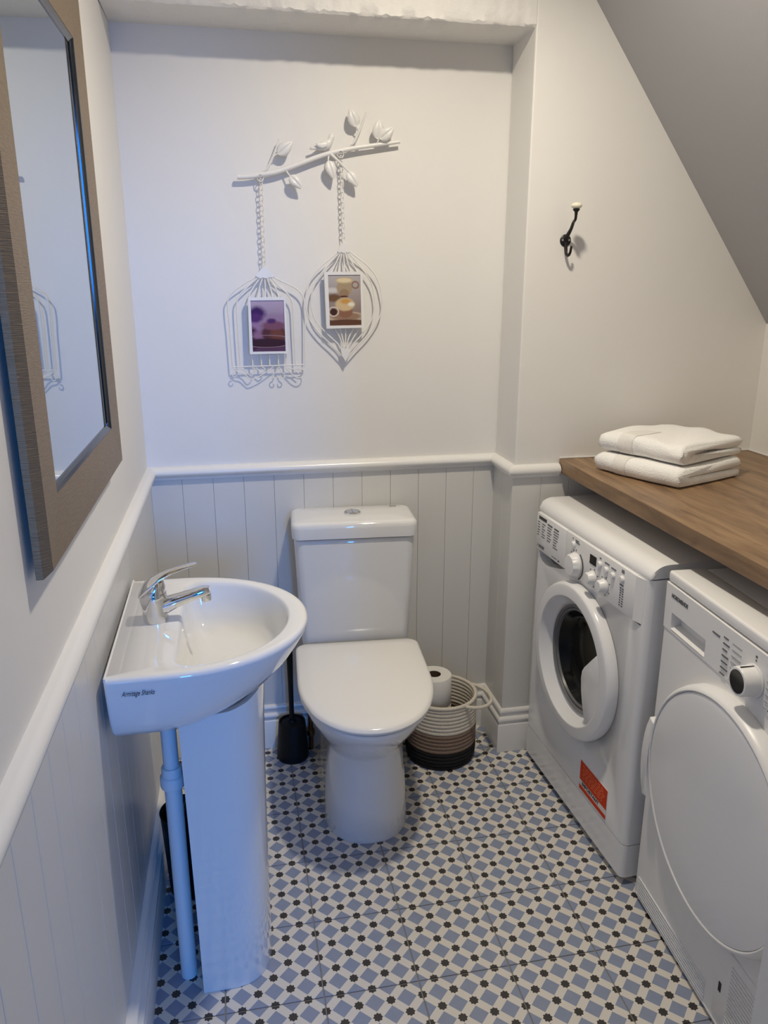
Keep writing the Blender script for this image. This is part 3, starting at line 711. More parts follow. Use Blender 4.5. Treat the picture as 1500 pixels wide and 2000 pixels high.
# printing on drawer: black tag and programme lists
obj('label_tag', pbar(-0.024,-0.074,0.8115,0.009), m_display, drw)
bm = bmesh.new()
for (c0, w, z0, rows) in ((-0.018,0.016,0.797,6),(-0.046,0.022,0.797,6),(-0.082,0.028,0.797,6),(-0.122,0.034,0.797,7)):
    for r in range(rows):
        ww = w*random.uniform(0.55,1.0); pbar(c0, c0-ww, z0-r*0.0078, 0.0024, bm=bm)
for c0, w in ((-0.082,0.03),(-0.124,0.028)): pbar(c0, c0-w, 0.8055, 0.0042, bm=bm)
pbar(-0.118,-0.150,0.7225,0.0018,bm=bm); pbar(-0.156,-0.166,0.7215,0.0042,bm=bm)
tag(obj('programme_print', bm, m_print, drw), kind='stuff')
text('brand_logo', 'INDESIT', 0.0125, facing_mx((PX,-0.030,0.7255)), m_print, drw, squeeze=0.85, bold=0.0003)
text('brand_symbol', 'i', 0.016, facing_mx((PX,-0.020,0.7265)), m_print, drw, shear=0.2)
# main dial
DY, DZ_ = -0.262, 0.748
bm = bmesh.new(); n = 40; rings = []
for (r_, x_) in ((0.033,0.0),(0.0335,-0.004),(0.031,-0.007),(0.0285,-0.017),(0.026,-0.021),(0.0,-0.022)):
    rings.append([Vector((PX+x_, DY+max(r_,1e-4)*(1+0.03*math.cos(12*2*math.pi*k/96)*(1 if 0.02 < r_ < 0.031 else 0))*math.cos(2*math.pi*k/96), DZ_+max(r_,1e-4)*(1+0.03*math.cos(12*2*math.pi*k/96)*(1 if 0.02 < r_ < 0.031 else 0))*math.sin(2*math.pi*k/96))) for k in range(96)])
vs, fs = loft(rings); dial = mesh('programme_dial', vs, fs, m_appl2, WM, True)
def arc_strip(name, r0, r1, a0, a1, m, parent):
    vs = []; fs = []; n = 24
    for k in range(n+1):
        a = math.radians(a0+(a1-a0)*k/n)
        for rr in (r0,r1):
            for xx in (PX+0.0005, PX-0.0005): vs.append((xx, DY-rr*math.cos(a), DZ_+rr*math.sin(a)))
    for k in range(n):
        b = k*4; fs += [(b,b+2,b+6,b+4),(b+1,b+5,b+7,b+3),(b,b+4,b+5,b+1),(b+2,b+3,b+7,b+6)]
    return mesh(name, vs, fs, m, parent)
arc_strip('dial_arc', 0.0375, 0.0405, -62, 62, m_display, WM)
bm = bmesh.new()
for a in list(range(95,270,22)):
    aa = math.radians(a); y_, z_ = DY-0.039*math.cos(aa), DZ_+0.039*math.sin(aa); pbar(y_+0.0016, y_-0.0016, z_, 0.0032, bm=bm)
tag(obj('dial_marks', bm, m_print, WM), kind='stuff')
for (y_, z_) in ((L(-0.571),0.746),(L(-0.630),0.747)):
    kb = lathe_obj('small_dial', [(0.0185,PX),(0.0185,PX-0.004),(0.0165,PX-0.006),(0.0155,PX-0.017),(0.013,PX-0.020),(0,PX-0.0205)], m_appl2, WM, 32, (0,y_,z_), 'x')
    bm = bmesh.new()
    for a in range(-150,151,50):
        if abs(a) < 40: continue
        aa = math.radians(a+180); yy_, zz_ = y_-0.0245*math.cos(aa), z_+0.0235*math.sin(aa); pbar(yy_+0.0014, yy_-0.0014, zz_, 0.003, bm=bm)
    tag(obj('dial_marks', bm, m_print, kb), kind='stuff')
slab('display', PX-0.0006,PX+0.001, L(-0.548),L(-0.580), 0.779,0.803, m_display, WM)
for (y_, z_) in ((-0.600,0.793),(-0.633,0.790),(-0.665,0.787),(-0.707,0.794),(-0.459,0.799)):
    lathe_obj('button', [(0.0085,PX+0.001),(0.0085,PX-0.004),(0.007,PX-0.0065),(0,PX-0.007)], m_appl2, WM, 24, (0,L(y_),z_), 'x')
bm = bmesh.new()
for (y_, z_, w) in ((-0.600,0.809,0.008),(-0.633,0.8065,0.022),(-0.665,0.804,0.022),(-0.707,0.811,0.012),(-0.707,0.8155,0.010),(-0.475,0.8135,0.018),(-0.478,0.8085,0.022),(-0.452,0.8145,0.005),(-0.705,0.778,0.016)):
    pbar(L(y_)+w/2, L(y_)-w/2, z_, 0.0026, bm=bm)
for r in range(8):
    z_ = 0.770-r*0.0062; pbar(L(-0.700), L(-0.705), z_, 0.0024, bm=bm); pbar(L(-0.710), L(-0.716), z_, 0.0024, bm=bm)
tag(obj('panel_print', bm, m_print, WM), kind='stuff')
# door
DC = (0.0, -0.2973, 0.487)
door = empty('door', (0,0,0)); door.parent = WM
lathe_obj('door_ring', [(0.205,0.003),(0.213,-0.001),(0.2155,-0.010),(0.2145,-0.020),(0.2120,-0.0265),(0.2090,-0.0300),(0.2075,-0.0307),(0.2060,-0.0312),(0.2045,-0.0315),(0.196,-0.0325),(0.1800,-0.0330),(0.1785,-0.0330),(0.1768,-0.0326),(0.1757,-0.0312),(0.1752,-0.0300),(0.168,-0.018),(0.157,0.002),(0.151,0.006),(0.146,0.009)], m_appl, door, 96, DC, 'x')
lathe_obj('gasket', [(0.151,0.004),(0.149,-0.002),(0.145,-0.004),(0.1415,-0.001),(0.140,0.004),(0.137,0.0015),(0.133,0.0015),(0.131,0.008)], m_gasket, door, 72, DC, 'x')
lathe_obj('door_glass', [(0.142,0.005),(0.134,0.0065),(0.131,0.010),(0.124,0.030),(0.110,0.044),(0.07,0.0525),(0.0,0.055)], m_glassd, door, 72, DC, 'x')
# handle flap over the lower right of the porthole
hp = [(-0.150,0.088),(-0.130,0.066),(-0.112,0.046),(-0.094,0.028),(-0.084,0.012),(-0.081,-0.010),(-0.088,-0.044),(-0.098,-0.075),(-0.110,-0.106),(-0.122,-0.124)]
arc = []
for k in range(17):
    a = math.radians(-43+k*(30.5+43)/16); arc.append((-0.1765*math.cos(a), 0.1765*math.sin(a)))
hp2 = hp+arc
extrude_poly('door_handle', [(DC[1]+a, DC[2]+b) for a,b in hp2], 0.012, m_appl, door, lambda a,b,d: (-0.0322+d, a, b), 0.0015, True)
# sticker
stk = slab('sticker', -0.0012,0.0006, L(-0.575),L(-0.720), 0.1275,0.2155, m_stickw, WM)
slab('orange_field', -0.0018,-0.0010, L(-0.576),L(-0.719), 0.1575,0.2145, m_orange, stk)
slab('orange_stripe', -0.0018,-0.0010, L(-0.576),L(-0.719), 0.1285,0.1405, m_orange, stk)
text('sticker_word', 'IMPORTANT', 0.0145, facing_mx((-0.0015,L(-0.590),0.149)), m_display, stk, squeeze=1.12, bold=0.0004)
bm = bmesh.new()
for r in range(6):
    z_ = 0.206-r*0.0072; x0 = L(-0.590)-0.004*(r%2); 
    while x0 > L(-0.700)+0.0:
        w = random.uniform(0.006,0.016); box(-0.0021,-0.0016, x0-w, x0, z_-0.0011, z_+0.0011, bm=bm); x0 -= w+0.005
tag(obj('sticker_print', bm, m_peach, stk), kind='stuff')

# ------------------------------------------------------------------ tumble dryer
TD = empty('tumble_dryer', (1.169,-0.843,0), -0.0516); tag(TD, 'white tumble dryer with large solid round door nearest the camera', 'tumble dryer')
slab('body', 0.036,0.57, -0.003,-wW+0.003, 0.012,0.838, m_appl, TD, 0.003)
for yy in (-0.0045,-wW+0.0045): slab('seam_strip', 0.032,0.0365, yy-0.0018,yy+0.0018, 0.02,0.83, m_seam, TD)
tf = prof_extrude('front_shell', [(0.0,0.012),(0.0,0.733),(0.034,0.733),(0.034,0.012)], 0, -wW, m_appl2, TD, 0.006, 3)
fas = prof_extrude('control_panel', [(-0.002,0.7345),(-0.004,0.8392),(0.034,0.8392),(0.034,0.7345)], 0, -wW, m_appl2, TD, 0.0035, 3)
slab('seam_strip', 0.003,0.03, -0.004,-wW+0.004, 0.7315,0.7365, m_seam, TD); slab('seam_strip', 0.010,0.03, -0.004,-wW+0.004, 0.837,0.8425, m_gasket, TD)
slab('top_cover', -0.001,0.085, 0.0,-wW, 0.8415,0.866, m_appl2, TD, 0.006, 3)
slab('top_panel', 0.0875,0.57, -0.001,-wW+0.001, 0.8415,0.8635, m_appl, TD, 0.003, 2)
for yy in (-0.05,-wW+0.05):
    for xx in (0.06,0.5):
        lathe_obj('foot', [(0,0.0),(0.02,0.0),(0.02,0.013),(0,0.013)], m_black, TD, 20, (xx,yy,0))
# recessed tank handle
cut = obj('cutter', box(-0.02,0.022,-0.172,-0.034,0.742,0.779), m_appl2, TD); bpy.context.view_layer.update(); boolean_cut(fas, cut)
slab('tank_recess', 0.0215,0.024, -0.180,-0.026, 0.738,0.785, m_appl2, TD)
extrude_poly('recess_sill', [(-0.003,0.7418),(0.022,0.7418),(0.022,0.7475)], 0.137, m_appl2, TD, lambda a,b,d: (a,-0.1715+d,b))
text('brand_name', 'NORDMENDE', 0.0125, facing_mx((-0.0042,-0.028,0.8175)), m_print, TD, squeeze=0.86, bold=0.0004)
text('model_print', 'Optima', 0.0085, facing_mx((-0.004,-0.196,0.806)), m_print, TD, squeeze=0.95) if False else None
KX, KY, KZ = -0.0034, -0.335, 0.777
lathe_obj('programme_dial', [(0.031,KX),(0.031,KX-0.002),(0.0285,KX-0.003),(0.0275,KX-0.030),(0.0262,KX-0.0325),(0.0225,KX-0.033),(0.0222,KX-0.032),(0,KX-0.032)], m_appl2, TD, 48, (0,KY,KZ), 'x')
lathe_obj('dial_face', [(0.0220,KX-0.0315),(0.0215,KX-0.0332),(0,KX-0.0336)], m_display, TD, 48, (0,KY,KZ), 'x')
slab('dial_pointer', KX-0.029,KX-0.003, KY+0.0015,KY-0.0015, KZ+0.0268,KZ+0.0292, m_display, TD)
bm = bmesh.new(); PX = -0.0040
pbar(-0.193,-0.219,0.8085,0.003,bm=bm)
for r in range(7):
    z_ = 0.815-r*0.0125; a_ = (3-r)/3.0; c0 = -0.232+0.0*r
    pbar(c0-0.006*abs(a_)*0, c0-random.uniform(0.012,0.024), z_, 0.0026, bm=bm)
    pbar(-0.385, -0.385-random.uniform(0.03,0.05), z_+0.004, 0.0026, bm=bm); pbar(-0.445, -0.445-random.uniform(0.02,0.04), z_+0.002, 0.0026, bm=bm)
pbar(-0.333,-0.338,0.824,0.004,bm=bm); pbar(-0.334,-0.337,0.8165,0.003,bm=bm); pbar(-0.290,-0.318,0.7405,0.0024,bm=bm)
tag(obj('panel_print', bm, m_print, TD), kind='stuff')
bm = bmesh.new()
for r in range(7):
    z_ = 0.815-r*0.0125; pbar(-0.262,-0.292, z_, 0.0012, bm=bm)
    pbar(-0.372,-0.381, z_+0.004, 0.0012, bm=bm)
tag(obj('dial_lines', bm, m_printl, TD), kind='stuff')
# door
DD = (0.0, -0.299, 0.466)
ddo = empty('door', (0,0,0)); ddo.parent = TD
lathe_obj('door_ring', [(0.246,0.004),(0.251,-0.004),(0.2505,-0.018),(0.247,-0.029),(0.243,-0.0335),(0.2395,-0.035),(0.2372,-0.034),(0.2365,-0.030)], m_appl2, ddo, 128, DD, 'x')
lathe_obj('door_disc', [(0.2368,-0.029),(0.2352,-0.0325),(0.225,-0.0345),(0.15,-0.0385),(0.07,-0.040),(0.0,-0.0405)], m_appl, ddo, 128, DD, 'x')
hp = []
for k in range(9): a = math.radians(-22+k*44/8); hp.append((0.246*math.cos(a), 0.246*math.sin(a)))
for k in range(8,-1,-1): a = math.radians(-22+k*44/8); hp.append((0.274*math.cos(a), 0.268*math.sin(a)))
extrude_poly('door_handle', [(DD[1]+a*1.0, DD[2]+b-0.035) for a,b in hp], 0.024, m_appl2, ddo, lambda a,b,d: (-0.034+d, a, b), 0.002, True)
# door recess line, bottom vents, service hatch
tube('recess_line', [(-0.0004,-0.03,0.268),(-0.0004,-0.565,0.232)], 0.0011, m_printl, TD, 6) if False else None
for r in range(6):
    slab('vent_slot', -0.0026,0.002, -0.016,-0.322, 0.0225+r*0.0085, 0.0265+r*0.0085, m_appl, TD, 0.0008, 1)
slab('plinth_line', -0.0016,0.001, -0.01,-0.585, 0.013,0.0175, m_appl2, TD, 0.0008, 1)
hatch = slab('service_hatch', -0.0022,0.002, -0.352,-0.580, 0.030,0.212, m_appl2, TD, 0.0015, 2)
for r in range(16):
    slab('hatch_rib', -0.0046,-0.0018, -0.398,-0.500, 0.046+r*0.0092, 0.0508+r*0.0092, m_appl2, hatch, 0.001, 1)
slab('hatch_catch', -0.0032,-0.0018, -0.366,-0.374, 0.098,0.120, m_seam, hatch)

# ------------------------------------------------------------------ mirror on the left wall
MR = empty('wall_mirror', (-0.0085, -0.995, 1.12), LW); tag(MR, 'tall mirror in a brushed bronze brown frame hanging on the left wall', 'mirror')
yn, yf, zb, zt = -1.312, -0.640, 1.110, 1.953; fw = 0.088; xb, xf, xi = 0.0135, 0.0255, 0.020
def member(c0, c1, i0, i1):      # outer corners c, inner corners i  (y,z) -> wedge section
    def P(x, q): return Vector((x, q[0]+0.995, q[1]-1.12))
    rings = []
    for c, i in ((c0,i0),(c1,i1)):
        mid = (c[0]+(i[0]-c[0])*0.10, c[1]+(i[1]-c[1])*0.10)
        rings.append([P(xb-0.008,c), P(xb+0.001,c), P(xf,mid), P(xi+0.003,i), P(xb-0.008,i)])
    vs, fs = loft(rings); return mesh('frame_rail', vs, fs, m_frame, MR)
o_ = [(yn,zb),(yf,zb),(yf,zt),(yn,zt)]; i_ = [(yn+fw,zb+fw),(yf-fw,zb+fw),(yf-fw,zt-fw),(yn+fw,zt-fw)]
for k in range(4): member(o_[k], o_[(k+1)%4], i_[k], i_[(k+1)%4])
# dark inner lip
lw = 0.010
j_ = [(yn+fw+lw,zb+fw+lw),(yf-fw-lw,zb+fw+lw),(yf-fw-lw,zt-fw-lw),(yn+fw+lw,zt-fw-lw)]
for k in range(4):
    rings = []
    for q, p in ((i_[k],j_[k]),(i_[(k+1)%4],j_[(k+1)%4])):
        V_ = lambda x, s: Vector((x, s[0]+0.995, s[1]-1.12)); h_ = ((q[0]+p[0])/2, (q[1]+p[1])/2)
        rings.append([V_(xb,q), V_(xi+0.0022,q), V_(xi-0.0005,h_), V_(xi-0.0025,p), V_(xb,p)])
    vs, fs = loft(rings); mesh('inner_lip', vs, fs, m_lip, MR)
V_ = lambda x, s: Vector((x, s[0]+0.995, s[1]-1.12))
mesh('mirror_glass', [V_(xi-0.004,q) for q in j_]+[V_(xb+0.001,q) for q in j_], [(0,1,2,3),(7,6,5,4)]+[(i,(i+1)%4,4+(i+1)%4,4+i) for i in range(4)], m_mirror, MR)
mesh('backing_board', [V_(0.001,q) for q in o_]+[V_(xb,q) for q in o_], [(0,1,2,3),(7,6,5,4)]+[(i,(i+1)%4,4+(i+1)%4,4+i) for i in range(4)], m_black, MR) if False else None

# ------------------------------------------------------------------ coat hook
HK = empty('coat_hook', (1.171,-DP,1.579)); tag(HK, 'black iron coat hook with a cream ceramic knob on the white wall', 'coat hook')
lathe_obj('back_plate', [(0.0,0.0),(0.0155,0.0),(0.016,-0.002),(0.013,-0.0045),(0.0,-0.006)], m_iron, HK, 32, (0,0,0), 'y')
for s in (-1,1): lathe_obj('screw', [(0.0,-0.0062),(0.003,-0.006),(0.0034,-0.004)], m_chrome, HK, 12, (s*0.0095,0,0.001), 'y')
kp = on_y(1125,402,-DP-0.072)-Vector((1.171,-DP,1.579))
kt = kp-Vector((0,0.004,0.016))
tube('upper_arm', [(0,-0.003,0.002),(0.000,-0.016,0.014),(0.0,-0.034,0.028),(kt.x*0.5,kt.y*0.72,0.043),(kt.x*0.9,kt.y*0.95,kt.z*0.74),(kt.x,kt.y,kt.z-0.004)], [0.006,0.0055,0.0045,0.004,0.0036,0.0036], m_iron, HK, 10, smoothk=5)
lathe_obj('knob_collar', [(0,-0.010),(0.0042,-0.010),(0.0042,-0.004),(0.0085,0.001),(0.0095,0.004),(0,0.004)], m_iron, HK, 20, tuple(kt+Vector((0,0,0.004))))
lathe_obj('ceramic_knob', [(0,0.0)]+[(0.0145*math.sin(math.pi*k/12), 0.0085-0.0085*math.cos(math.pi*k/12)) for k in range(1,12)]+[(0,0.017)], m_cream, HK, 28, tuple(kt+Vector((0,0,0.0075))))
tube('lower_hook', [(0,-0.004,-0.006),(0,-0.007,-0.02),(0.0,-0.012,-0.034),(0.001,-0.022,-0.040),(0.002,-0.032,-0.034),(0.0025,-0.036,-0.022),(0.0025,-0.037,-0.016)], [0.0055,0.0045,0.004,0.0038,0.0036,0.0034,0.003], m_iron, HK, 10, smoothk=5)

# ------------------------------------------------------------------ wall ornament: branch with leaves and bird, two hanging photo cages
OY = -0.020
def P(u, v, y=OY): return on_y(u, v, y)
br0 = P(620,305,0.0)
BRN = empty('branch_ornament', tuple(br0)); tag(BRN, 'white metal branch with leaves and a small bird on the wall', 'wall ornament')
def rel(p, o): return [q-o for q in p]
tube('branch', rel([P(463,346),P(487,345),P(512,341),P(540,336),P(575,324),P(612,310),P(645,299),P(690,289.5),P(735,283),P(781,277)], br0), [0.0058,0.0060,0.0066,0.0068,0.0066,0.0064,0.0064,0.0060,0.0052,0.0042], m_ornw, BRN, 12, smoothk=4)
for u, v in ((505,341),(700,287)):
    a = P(u,v)-br0; tube('wall_fixing', [a, a+Vector((0,-OY,0))], 0.004, m_ornw, BRN, 10)
def twig(pts, r0, r1): return tube('twig', rel([P(u,v,y) for u,v,y in pts], br0), [r0+(r1-r0)*i/(len(pts)-1) for i in range(len(pts))], m_ornw, BRN, 8, smoothk=4)
twig([(513,334,OY),(521,330,OY-.002),(530,313,OY-.004),(538,293,OY-.004),(546,271,OY-.003)], 0.0042, 0.0022)
twig([(528,316,OY-.003),(535,305,OY-.006),(544,299,OY-.009)], 0.0022, 0.0018)
twig([(557,331,OY),(562,338,OY-.004),(568,346,OY-.008)], 0.0024, 0.0018)
twig([(683,283,OY),(691,278,OY-.002),(699,262,OY-.004),(707,244,OY-.005),(715,220,OY-.004)], 0.0042, 0.0024)
twig([(701,257,OY-.003),(697,250,OY-.006),(694,244,OY-.008)], 0.0024, 0.0018)
twig([(736,282,OY),(738,276,OY-.004),(741,268,OY-.007)], 0.0028, 0.002)
twig([(741,274,OY-.005),(748,270,OY-.007)], 0.0022, 0.0018)
twig([(644,299,OY-.002),(655,309,OY-.006),(668,322,OY-.008),(684,338,OY-.008)], 0.0042, 0.0022)
twig([(643,302,OY),(641,312,OY-.004),(643,321,OY-.007)], 0.0024, 0.0018)
def leaf(b, t, w, y0=-0.028, y1=-0.030):
    B = P(b[0],b[1],y0); T = P(t[0],t[1],y1); ax = (T-B); Ln = ax.length; ax.normalize(); side = ax.cross(Vector((0,1,0))).normalized(); out = Vector((0,-1,0))
    n = 11; verts = []; 
    for k in range(n+1):
        s = k/n; ww = w*math.sin(math.pi*s**0.72)**0.85*(1.0 if k not in (0,n) else 0.02)
        c = B+ax*(Ln*s)
        for q in (-1,-0.55,-0.1,0,0.1,0.55,1):
            rib = 0.0024*(0.5+0.5*math.cos(s*30+abs(q)*5)) if abs(q) > 0.2 else (-0.0018 if q == 0 else 0.0020)
            h = (1-q*q)*0.004*math.sin(math.pi*s)+rib*math.sin(math.pi*s)
            verts.append(c+side*(ww*q)+out*h)
    m7 = 7; N = len(verts); verts += [v+Vector((0,0.0022,0)) for v in verts]
    fs = []
    for k in range(n):
        for q in range(6):
            a = k*m7+q; fs.append((a,a+1,a+m7+1,a+m7)); fs.append((N+a,N+a+m7,N+a+m7+1,N+a+1))
        for q in (0,6):
            a = k*m7+q; fs.append((a,a+m7,N+a+m7,N+a))
    for q in range(6): fs.append((q,N+q,N+q+1,q+1)); a = n*m7+q; fs.append((a,a+1,N+a+1,N+a))
    return mesh('leaf', [v-br0 for v in verts], fs, m_ornw, BRN, 'all')
leaf((543,302),(572,275),0.0165); leaf((566,343),(591,369),0.0150); leaf((696,248),(683,210),0.0165); leaf((737,272),(741,231),0.0165); leaf((742,272),(770,248),0.0165,-0.030,-0.034)
leaf((641,313),(653,352),0.0150); leaf((679,335),(700,366),0.0150)
# bird
def ell(c, ax, ra, rb, n=16):
    ax = ax.normalized(); s = ax.cross(Vector((0,1,0))).normalized(); return [c+s*(ra*math.cos(2*math.pi*k/n))+Vector((0,1,0))*(rb*math.sin(2*math.pi*k/n)) for k in range(n)]
bp = [((605,290),0.003,0.0016),((611,289.5),0.0042,0.0025),((617,288.5),0.0055,0.0045),((624,286.5),0.0095,0.008),((632,284.5),0.0130,0.0105),((639,281.5),0.0128,0.0108),((643.5,277),0.0095,0.0090),((645.5,273),0.0078,0.0080),((647,269),0.0084,0.0084),((648.5,265),0.0076,0.0076),((650.5,262),0.0042,0.0042),((652.5,260),0.0016,0.0016),((654.5,258.5),0.0004,0.0004)]
cs = [P(u,v,OY-0.006) for (u,v),_,_ in bp]; rings = []
for k, (_, ra, rb) in enumerate(bp):
    ax = cs[min(k+1,len(cs)-1)]-cs[max(k-1,0)]; rings.append(ell(cs[k]-br0, ax, ra, rb))
vs, fs = loft(rings); brd = mesh('bird', vs, fs, m_ornw, BRN, 'all')
wg = [((616,280),0.001),((622,283),0.005),((629,284),0.0075),((636,282),0.0065),((641,278),0.001)]
cs = [P(u,v,OY-0.0165) for (u,v),_ in wg]; rings = [ell(cs[k]-br0, cs[min(k+1,4)]-cs[max(k-1,0)], wg[k][1], 0.0022 if 0 < k < 4 else 0.0006, 12) for k in range(5)]
vs, fs = loft(rings); mesh('wing', vs, fs, m_ornw, brd, 'all')

def chain_link_mesh(ln, wd, r):
    pts = []
    for k in range(16):
        a = 2*math.pi*k/16; pts.append(Vector((wd*math.cos(a), 0, ln*math.sin(a)*1.0+ (0.25*ln if math.sin(a) > 0.1 else (-0.25*ln if math.sin(a) < -0.1 else 0))*0.6)))
    vs, fs = loft(tube_rings(pts, r, 6, True), False, False, True, True)
    me = bpy.data.meshes.new('chain_link'); me.from_pydata([tuple(v) for v in vs], [], fs); me.update()
    for p in me.polygons: p.use_smooth = True
    me.materials.append(m_ornw); return me
lm = chain_link_mesh(0.0072, 0.0050, 0.0011)
def chain(root, org, a, b):
    ch = empty('chain', (0,0,0)); ch.parent = root
    d = b-a; n = int(d.length/0.0138); rot = Vector((0,0,1)).rotation_difference(d.normalized())
    for k in range(n+1):
        c = a+d*((k+0.5)/(n+1))-org
        o = bpy.data.objects.new('chain_link', lm); COL.objects.link(o); o.parent = ch; o.location = c
        o.rotation_mode = 'QUATERNION'; from mathutils import Quaternion
        o.rotation_quaternion = rot @ Quaternion((0,0,1), math.radians(28 if k % 2 else -38))
    return ch
WR = 0.0020
def wires(root, org, lst, y=OY, r=WR):
    for l in lst: tube('wire', [P(u,v,y)-org for u,v in l], r, m_ornw, root, 7, smoothk=5)
def photo_frame(root, org, outer, inner, pm_, y0, y1):
    fr_ = empty('photo_frame', (0,0,0)); fr_.parent = root
    Oc = [P(u,v,y1)-org for u,v in outer]; Ic = [P(u,v,y1)-org for u,v in inner]; back = Vector((0,y0-y1,0)); dip = Vector((0,0.003,0))
    vs = []; fs = []
    for k in range(4): vs += [Oc[k], Ic[k], Ic[k]+dip, Oc[k]+back]
    for k in range(4):
        a = k*4; b = ((k+1) % 4)*4; fs += [(a,b,b+1,a+1),(a+1,b+1,b+2,a+2),(a,a+3,b+3,b)]
    fs.append((3,7,11,15))
    mesh('frame', vs, fs, m_ornw, fr_)
    me = bpy.data.meshes.new('photo_print'); me.from_pydata([tuple(q+dip*0.8) for q in Ic], [], [(0,1,2,3)]); me.update()
    uv = me.uv_layers.new(name='UVMap'); co = [(0,1),(1,1),(1,0),(0,0)]
    for li, l in enumerate(me.loops): uv.data[li].uv = co[l.vertex_index]
    me.materials.append(pm_); o = bpy.data.objects.new('photo_print', me); COL.objects.link(o); o.parent = fr_
    return fr_
pic1 = picture_material('photo_purple_cupcakes', (srgb(84,54,84), srgb(176,162,190)), [
    (0.55,0.62,0.75,0.12,srgb(150,128,160),0.3,0), (0.05,0.50,0.22,0.12,srgb(150,120,160),0.25,0), (0.02,0.25,0.2,0.22,srgb(70,40,66),0.2,0), (0.25,0.32,0.22,0.10,srgb(140,104,140),0.3,0),
    (0.18,0.76,0.24,0.12,srgb(66,38,96),0.35,0), (0.12,0.66,0.2,0.09,srgb(84,50,112),0.3,0), (0.66,0.35,0.36,0.19,srgb(84,50,58),0.12,0), (0.78,0.32,0.22,0.15,srgb(112,68,58),0.35,0), (0.66,0.51,0.36,0.085,srgb(122,80,104),0.25,0), (0.60,0.60,0.14,0.05,srgb(82,48,104),0.35,0),
    (0.45,0.16,0.72,0.10,srgb(60,36,48),0.2,0), (0.45,0.20,0.80,0.12,srgb(142,112,132),0.10,0.06)])
pic2 = picture_material('photo_cup_and_cake', (srgb(120,92,76), srgb(182,176,176)), [
    (0.15,0.55,0.24,0.08,srgb(112,84,62),0.3,0), (0.12,0.70,0.2,0.05,srgb(205,200,198),0.4,0), (0.52,0.17,0.62,0.11,srgb(190,170,150),0.08,0), (0.52,0.18,0.48,0.075,srgb(150,122,102),0.15,0), (0.50,0.06,0.75,0.06,srgb(96,66,50),0.2,0),
    (0.84,0.80,0.10,0.065,srgb(140,112,96),0.3,0.24), (0.50,0.74,0.24,0.16,srgb(168,148,120),0.08,0), (0.49,0.64,0.15,0.08,srgb(150,126,100),0.15,0), (0.50,0.89,0.27,0.06,srgb(196,178,140),0.08,0), (0.50,0.895,0.22,0.04,srgb(222,205,170),0.1,0), (0.48,0.575,0.13,0.02,srgb(90,50,40),0.3,0),
    (0.50,0.27,0.24,0.12,srgb(140,100,80),0.12,0), (0.50,0.42,0.30,0.13,srgb(206,182,140),0.14,0), (0.52,0.48,0.16,0.05,srgb(200,150,80),0.4,0), (0.70,0.42,0.10,0.04,srgb(226,222,205),0.3,0), (0.14,0.27,0.11,0.07,srgb(70,44,40),0.15,0), (0.14,0.28,0.15,0.09,srgb(206,190,176),0.3,0.14)])
# left cage
o1 = P(516,525,0.0)
C1 = empty('hanging_photo_cage', tuple(o1)); tag(C1, 'white wire birdcage hanging on a chain with a purple cupcake photo', 'photo holder', 'photo cages hanging from the branch')
chain(C1, o1, P(509.5,350), P(516,521))
tube('hanging_ring', [P(508.5+6*math.cos(2*math.pi*k/14), 348+7*math.sin(2*math.pi*k/14))-o1+Vector((0,0.004*math.cos(4*math.pi*k/14)-.004,0)) for k in range(14)], 0.0013, m_ornw, C1, 6, closed=True)
def fan_cap(root, org, top, base, y=OY):
    fr_ = [P(u,v,y-0.004)-org for u,v in [top]+base]; bk_ = [p+Vector((0,0.006,0)) for p in fr_]; n = len(fr_)
    vs = fr_+bk_; fs = [tuple(range(n)), tuple(range(2*n-1,n-1,-1))]+[(i,(i+1)%n,n+(i+1)%n,n+i) for i in range(n)]
    return mesh('cap', vs, fs, m_ornw, root)
fan_cap(C1, o1, (516,521), [(521,524),(537,539),(532,542),(526,541),(520,544),(514,542),(508,544),(503,541),(498,539),(511,524)])
wires(C1, o1, [
    [(503,539),(480,552),(456,569),(446,583),(445,600),(449,640),(452,680),(455,716)],
    [(506,541),(488,556),(470,574),(463,588),(463,610),(466,660),(470,716)],
    [(509,542),(497,558),(488,574),(487,582)], [(513,543),(507,560),(504,581)], [(517,543),(518,562),(518,581)], [(521,543),(528,562),(532,581)], [(525,542),(538,562),(545,581)],
    [(528,541),(545,558),(563,576),(571,592),(573,615),(575,660),(578,713)],
    [(532,540),(552,550),(578,563),(591,578),(595,598),(596,640),(596,680),(596,713)],
    [(492,693),(494,716)], [(509,692),(511,715)], [(526,692),(527,715)], [(543,691),(544,714)], [(558,691),(560,714)]])
wires(C1, o1, [[(455,717),(525,714.5),(597,712)]], OY, 0.0018)
def spiral(c, r0, a0, turns, sgn=1, n=12):
    return [(c[0]+r0*(1-0.6*k/n)*math.cos(a0+sgn*turns*2*math.pi*k/n), c[1]+r0*(1-0.6*k/n)*math.sin(a0+sgn*turns*2*math.pi*k/n)) for k in range(n+1)]
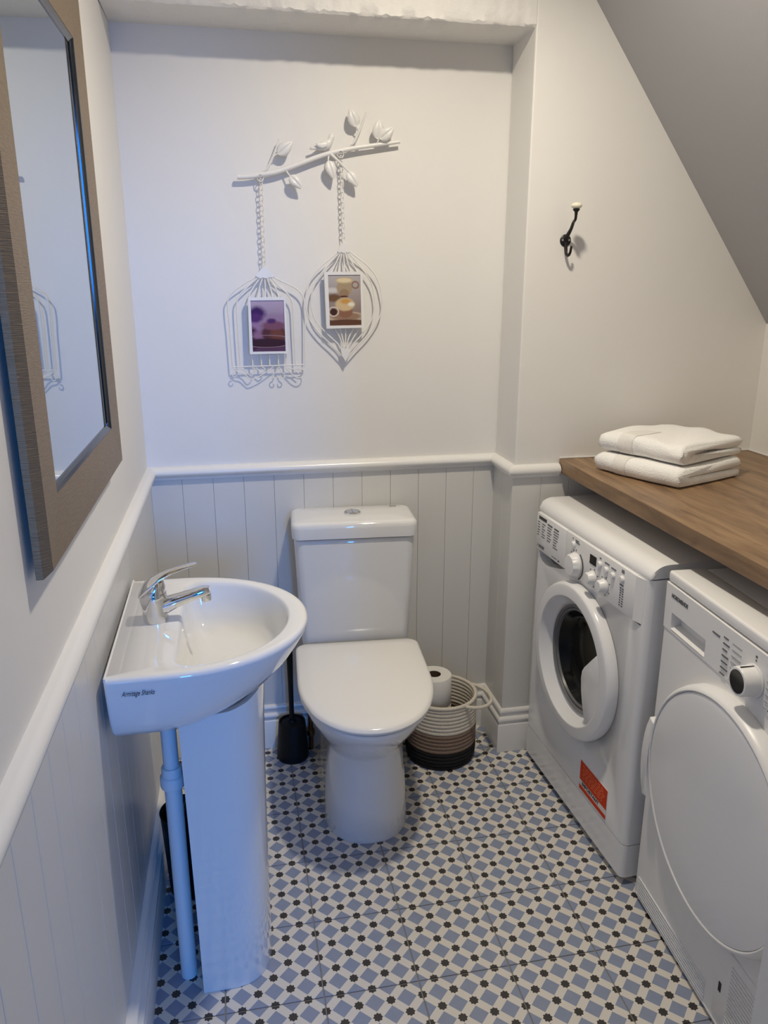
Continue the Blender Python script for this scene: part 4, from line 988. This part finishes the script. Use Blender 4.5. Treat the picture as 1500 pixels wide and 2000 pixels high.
wires(C1, o1, [
    [(457,718),(464,726),(475,729),(485,738),(490,741),(498,739),(510,733),(522,725),(530,719),(534,716)],
    [(457,722),(470,719),(480,724),(489,734),(496,729),(498,721),(492,718)], [(500,718),(510,727),(518,721),(512,717)],
    spiral((538,735),6.5,-math.pi/2,0.85,-1), spiral((551,735),6.5,-math.pi/2,0.85,1), [(538,728),(541,721),(545,716)], [(551,728),(548,721),(545,716)],
    [(556,716),(564,724),(573,733),(582,738),(590,736),(594,728),(592,722),(586,722)], [(562,718),(574,722),(584,730)], [(596,714),(590,719),(578,720),(566,721)],
    spiral((459,733),6,-math.pi/2,0.8,-1)], OY, 0.0014)
photo_frame(C1, o1, [(484,581),(557.5,580),(563,690),(488,692)], [(489,587),(554.3,586.3),(558,686),(494,687)], pic1, -0.020, -0.034)
# right cage
o2 = P(670,480,0.0)
C2 = empty('hanging_photo_cage', tuple(o2)); tag(C2, 'white teardrop wire holder hanging on a chain with a cup and cake photo', 'photo holder', 'photo cages hanging from the branch')
chain(C2, o2, P(666,305), P(671,474))
tube('hanging_ring', [P(665+6*math.cos(2*math.pi*k/14), 302+7*math.sin(2*math.pi*k/14))-o2+Vector((0,0.004*math.cos(4*math.pi*k/14)-.004,0)) for k in range(14)], 0.0013, m_ornw, C2, 6, closed=True)
fan_cap(C2, o2, (671,473), [(676,476),(684,491),(680,494),(675,492),(671,494.5),(667,492),(663,494),(659,491),(666,476)])
wires(C2, o2, [
    [(661,491),(645,505),(624,523),(607,546),(598,575),(598,600),(605,625),(625,652),(650,676),(671,699)],
    [(682,491),(698,503),(720,521),(737,545),(745,575),(746,595),(741,620),(722,650),(698,676),(678,699)],
    [(663,493),(648,510),(630,531),(615,555),(608,580),(609,605),(619,630),(640,653),(660,672),(671,690)],
    [(680,493),(695,510),(711,530),(725,553),(731,578),(731,602),(724,628),(708,652),(690,672),(679,690)],
    [(665,494),(657,512),(648,531)], [(668,494),(664,512),(661,531)], [(671,494),(672,512),(673,531)], [(674,494),(679,512),(685,531)], [(677,494),(687,512),(698,531)],
    [(655,643),(664,660),(670,678)], [(664,643),(669,660),(672,678)], [(675,643),(675,660),(674,678)], [(690,642),(681,660),(677,678)], [(702,641),(690,660),(680,678)]])
fan_cap(C2, o2, (675,706), [(668,694),(666,684),(670,678),(674,682),(678,678),(684,684),(681,694)])
photo_frame(C2, o2, [(633,531),(708,530.5),(712.5,640),(638,642)], [(640.5,537),(703.5,536.5),(706,635),(644.3,636.3)], pic2, -0.020, -0.034)
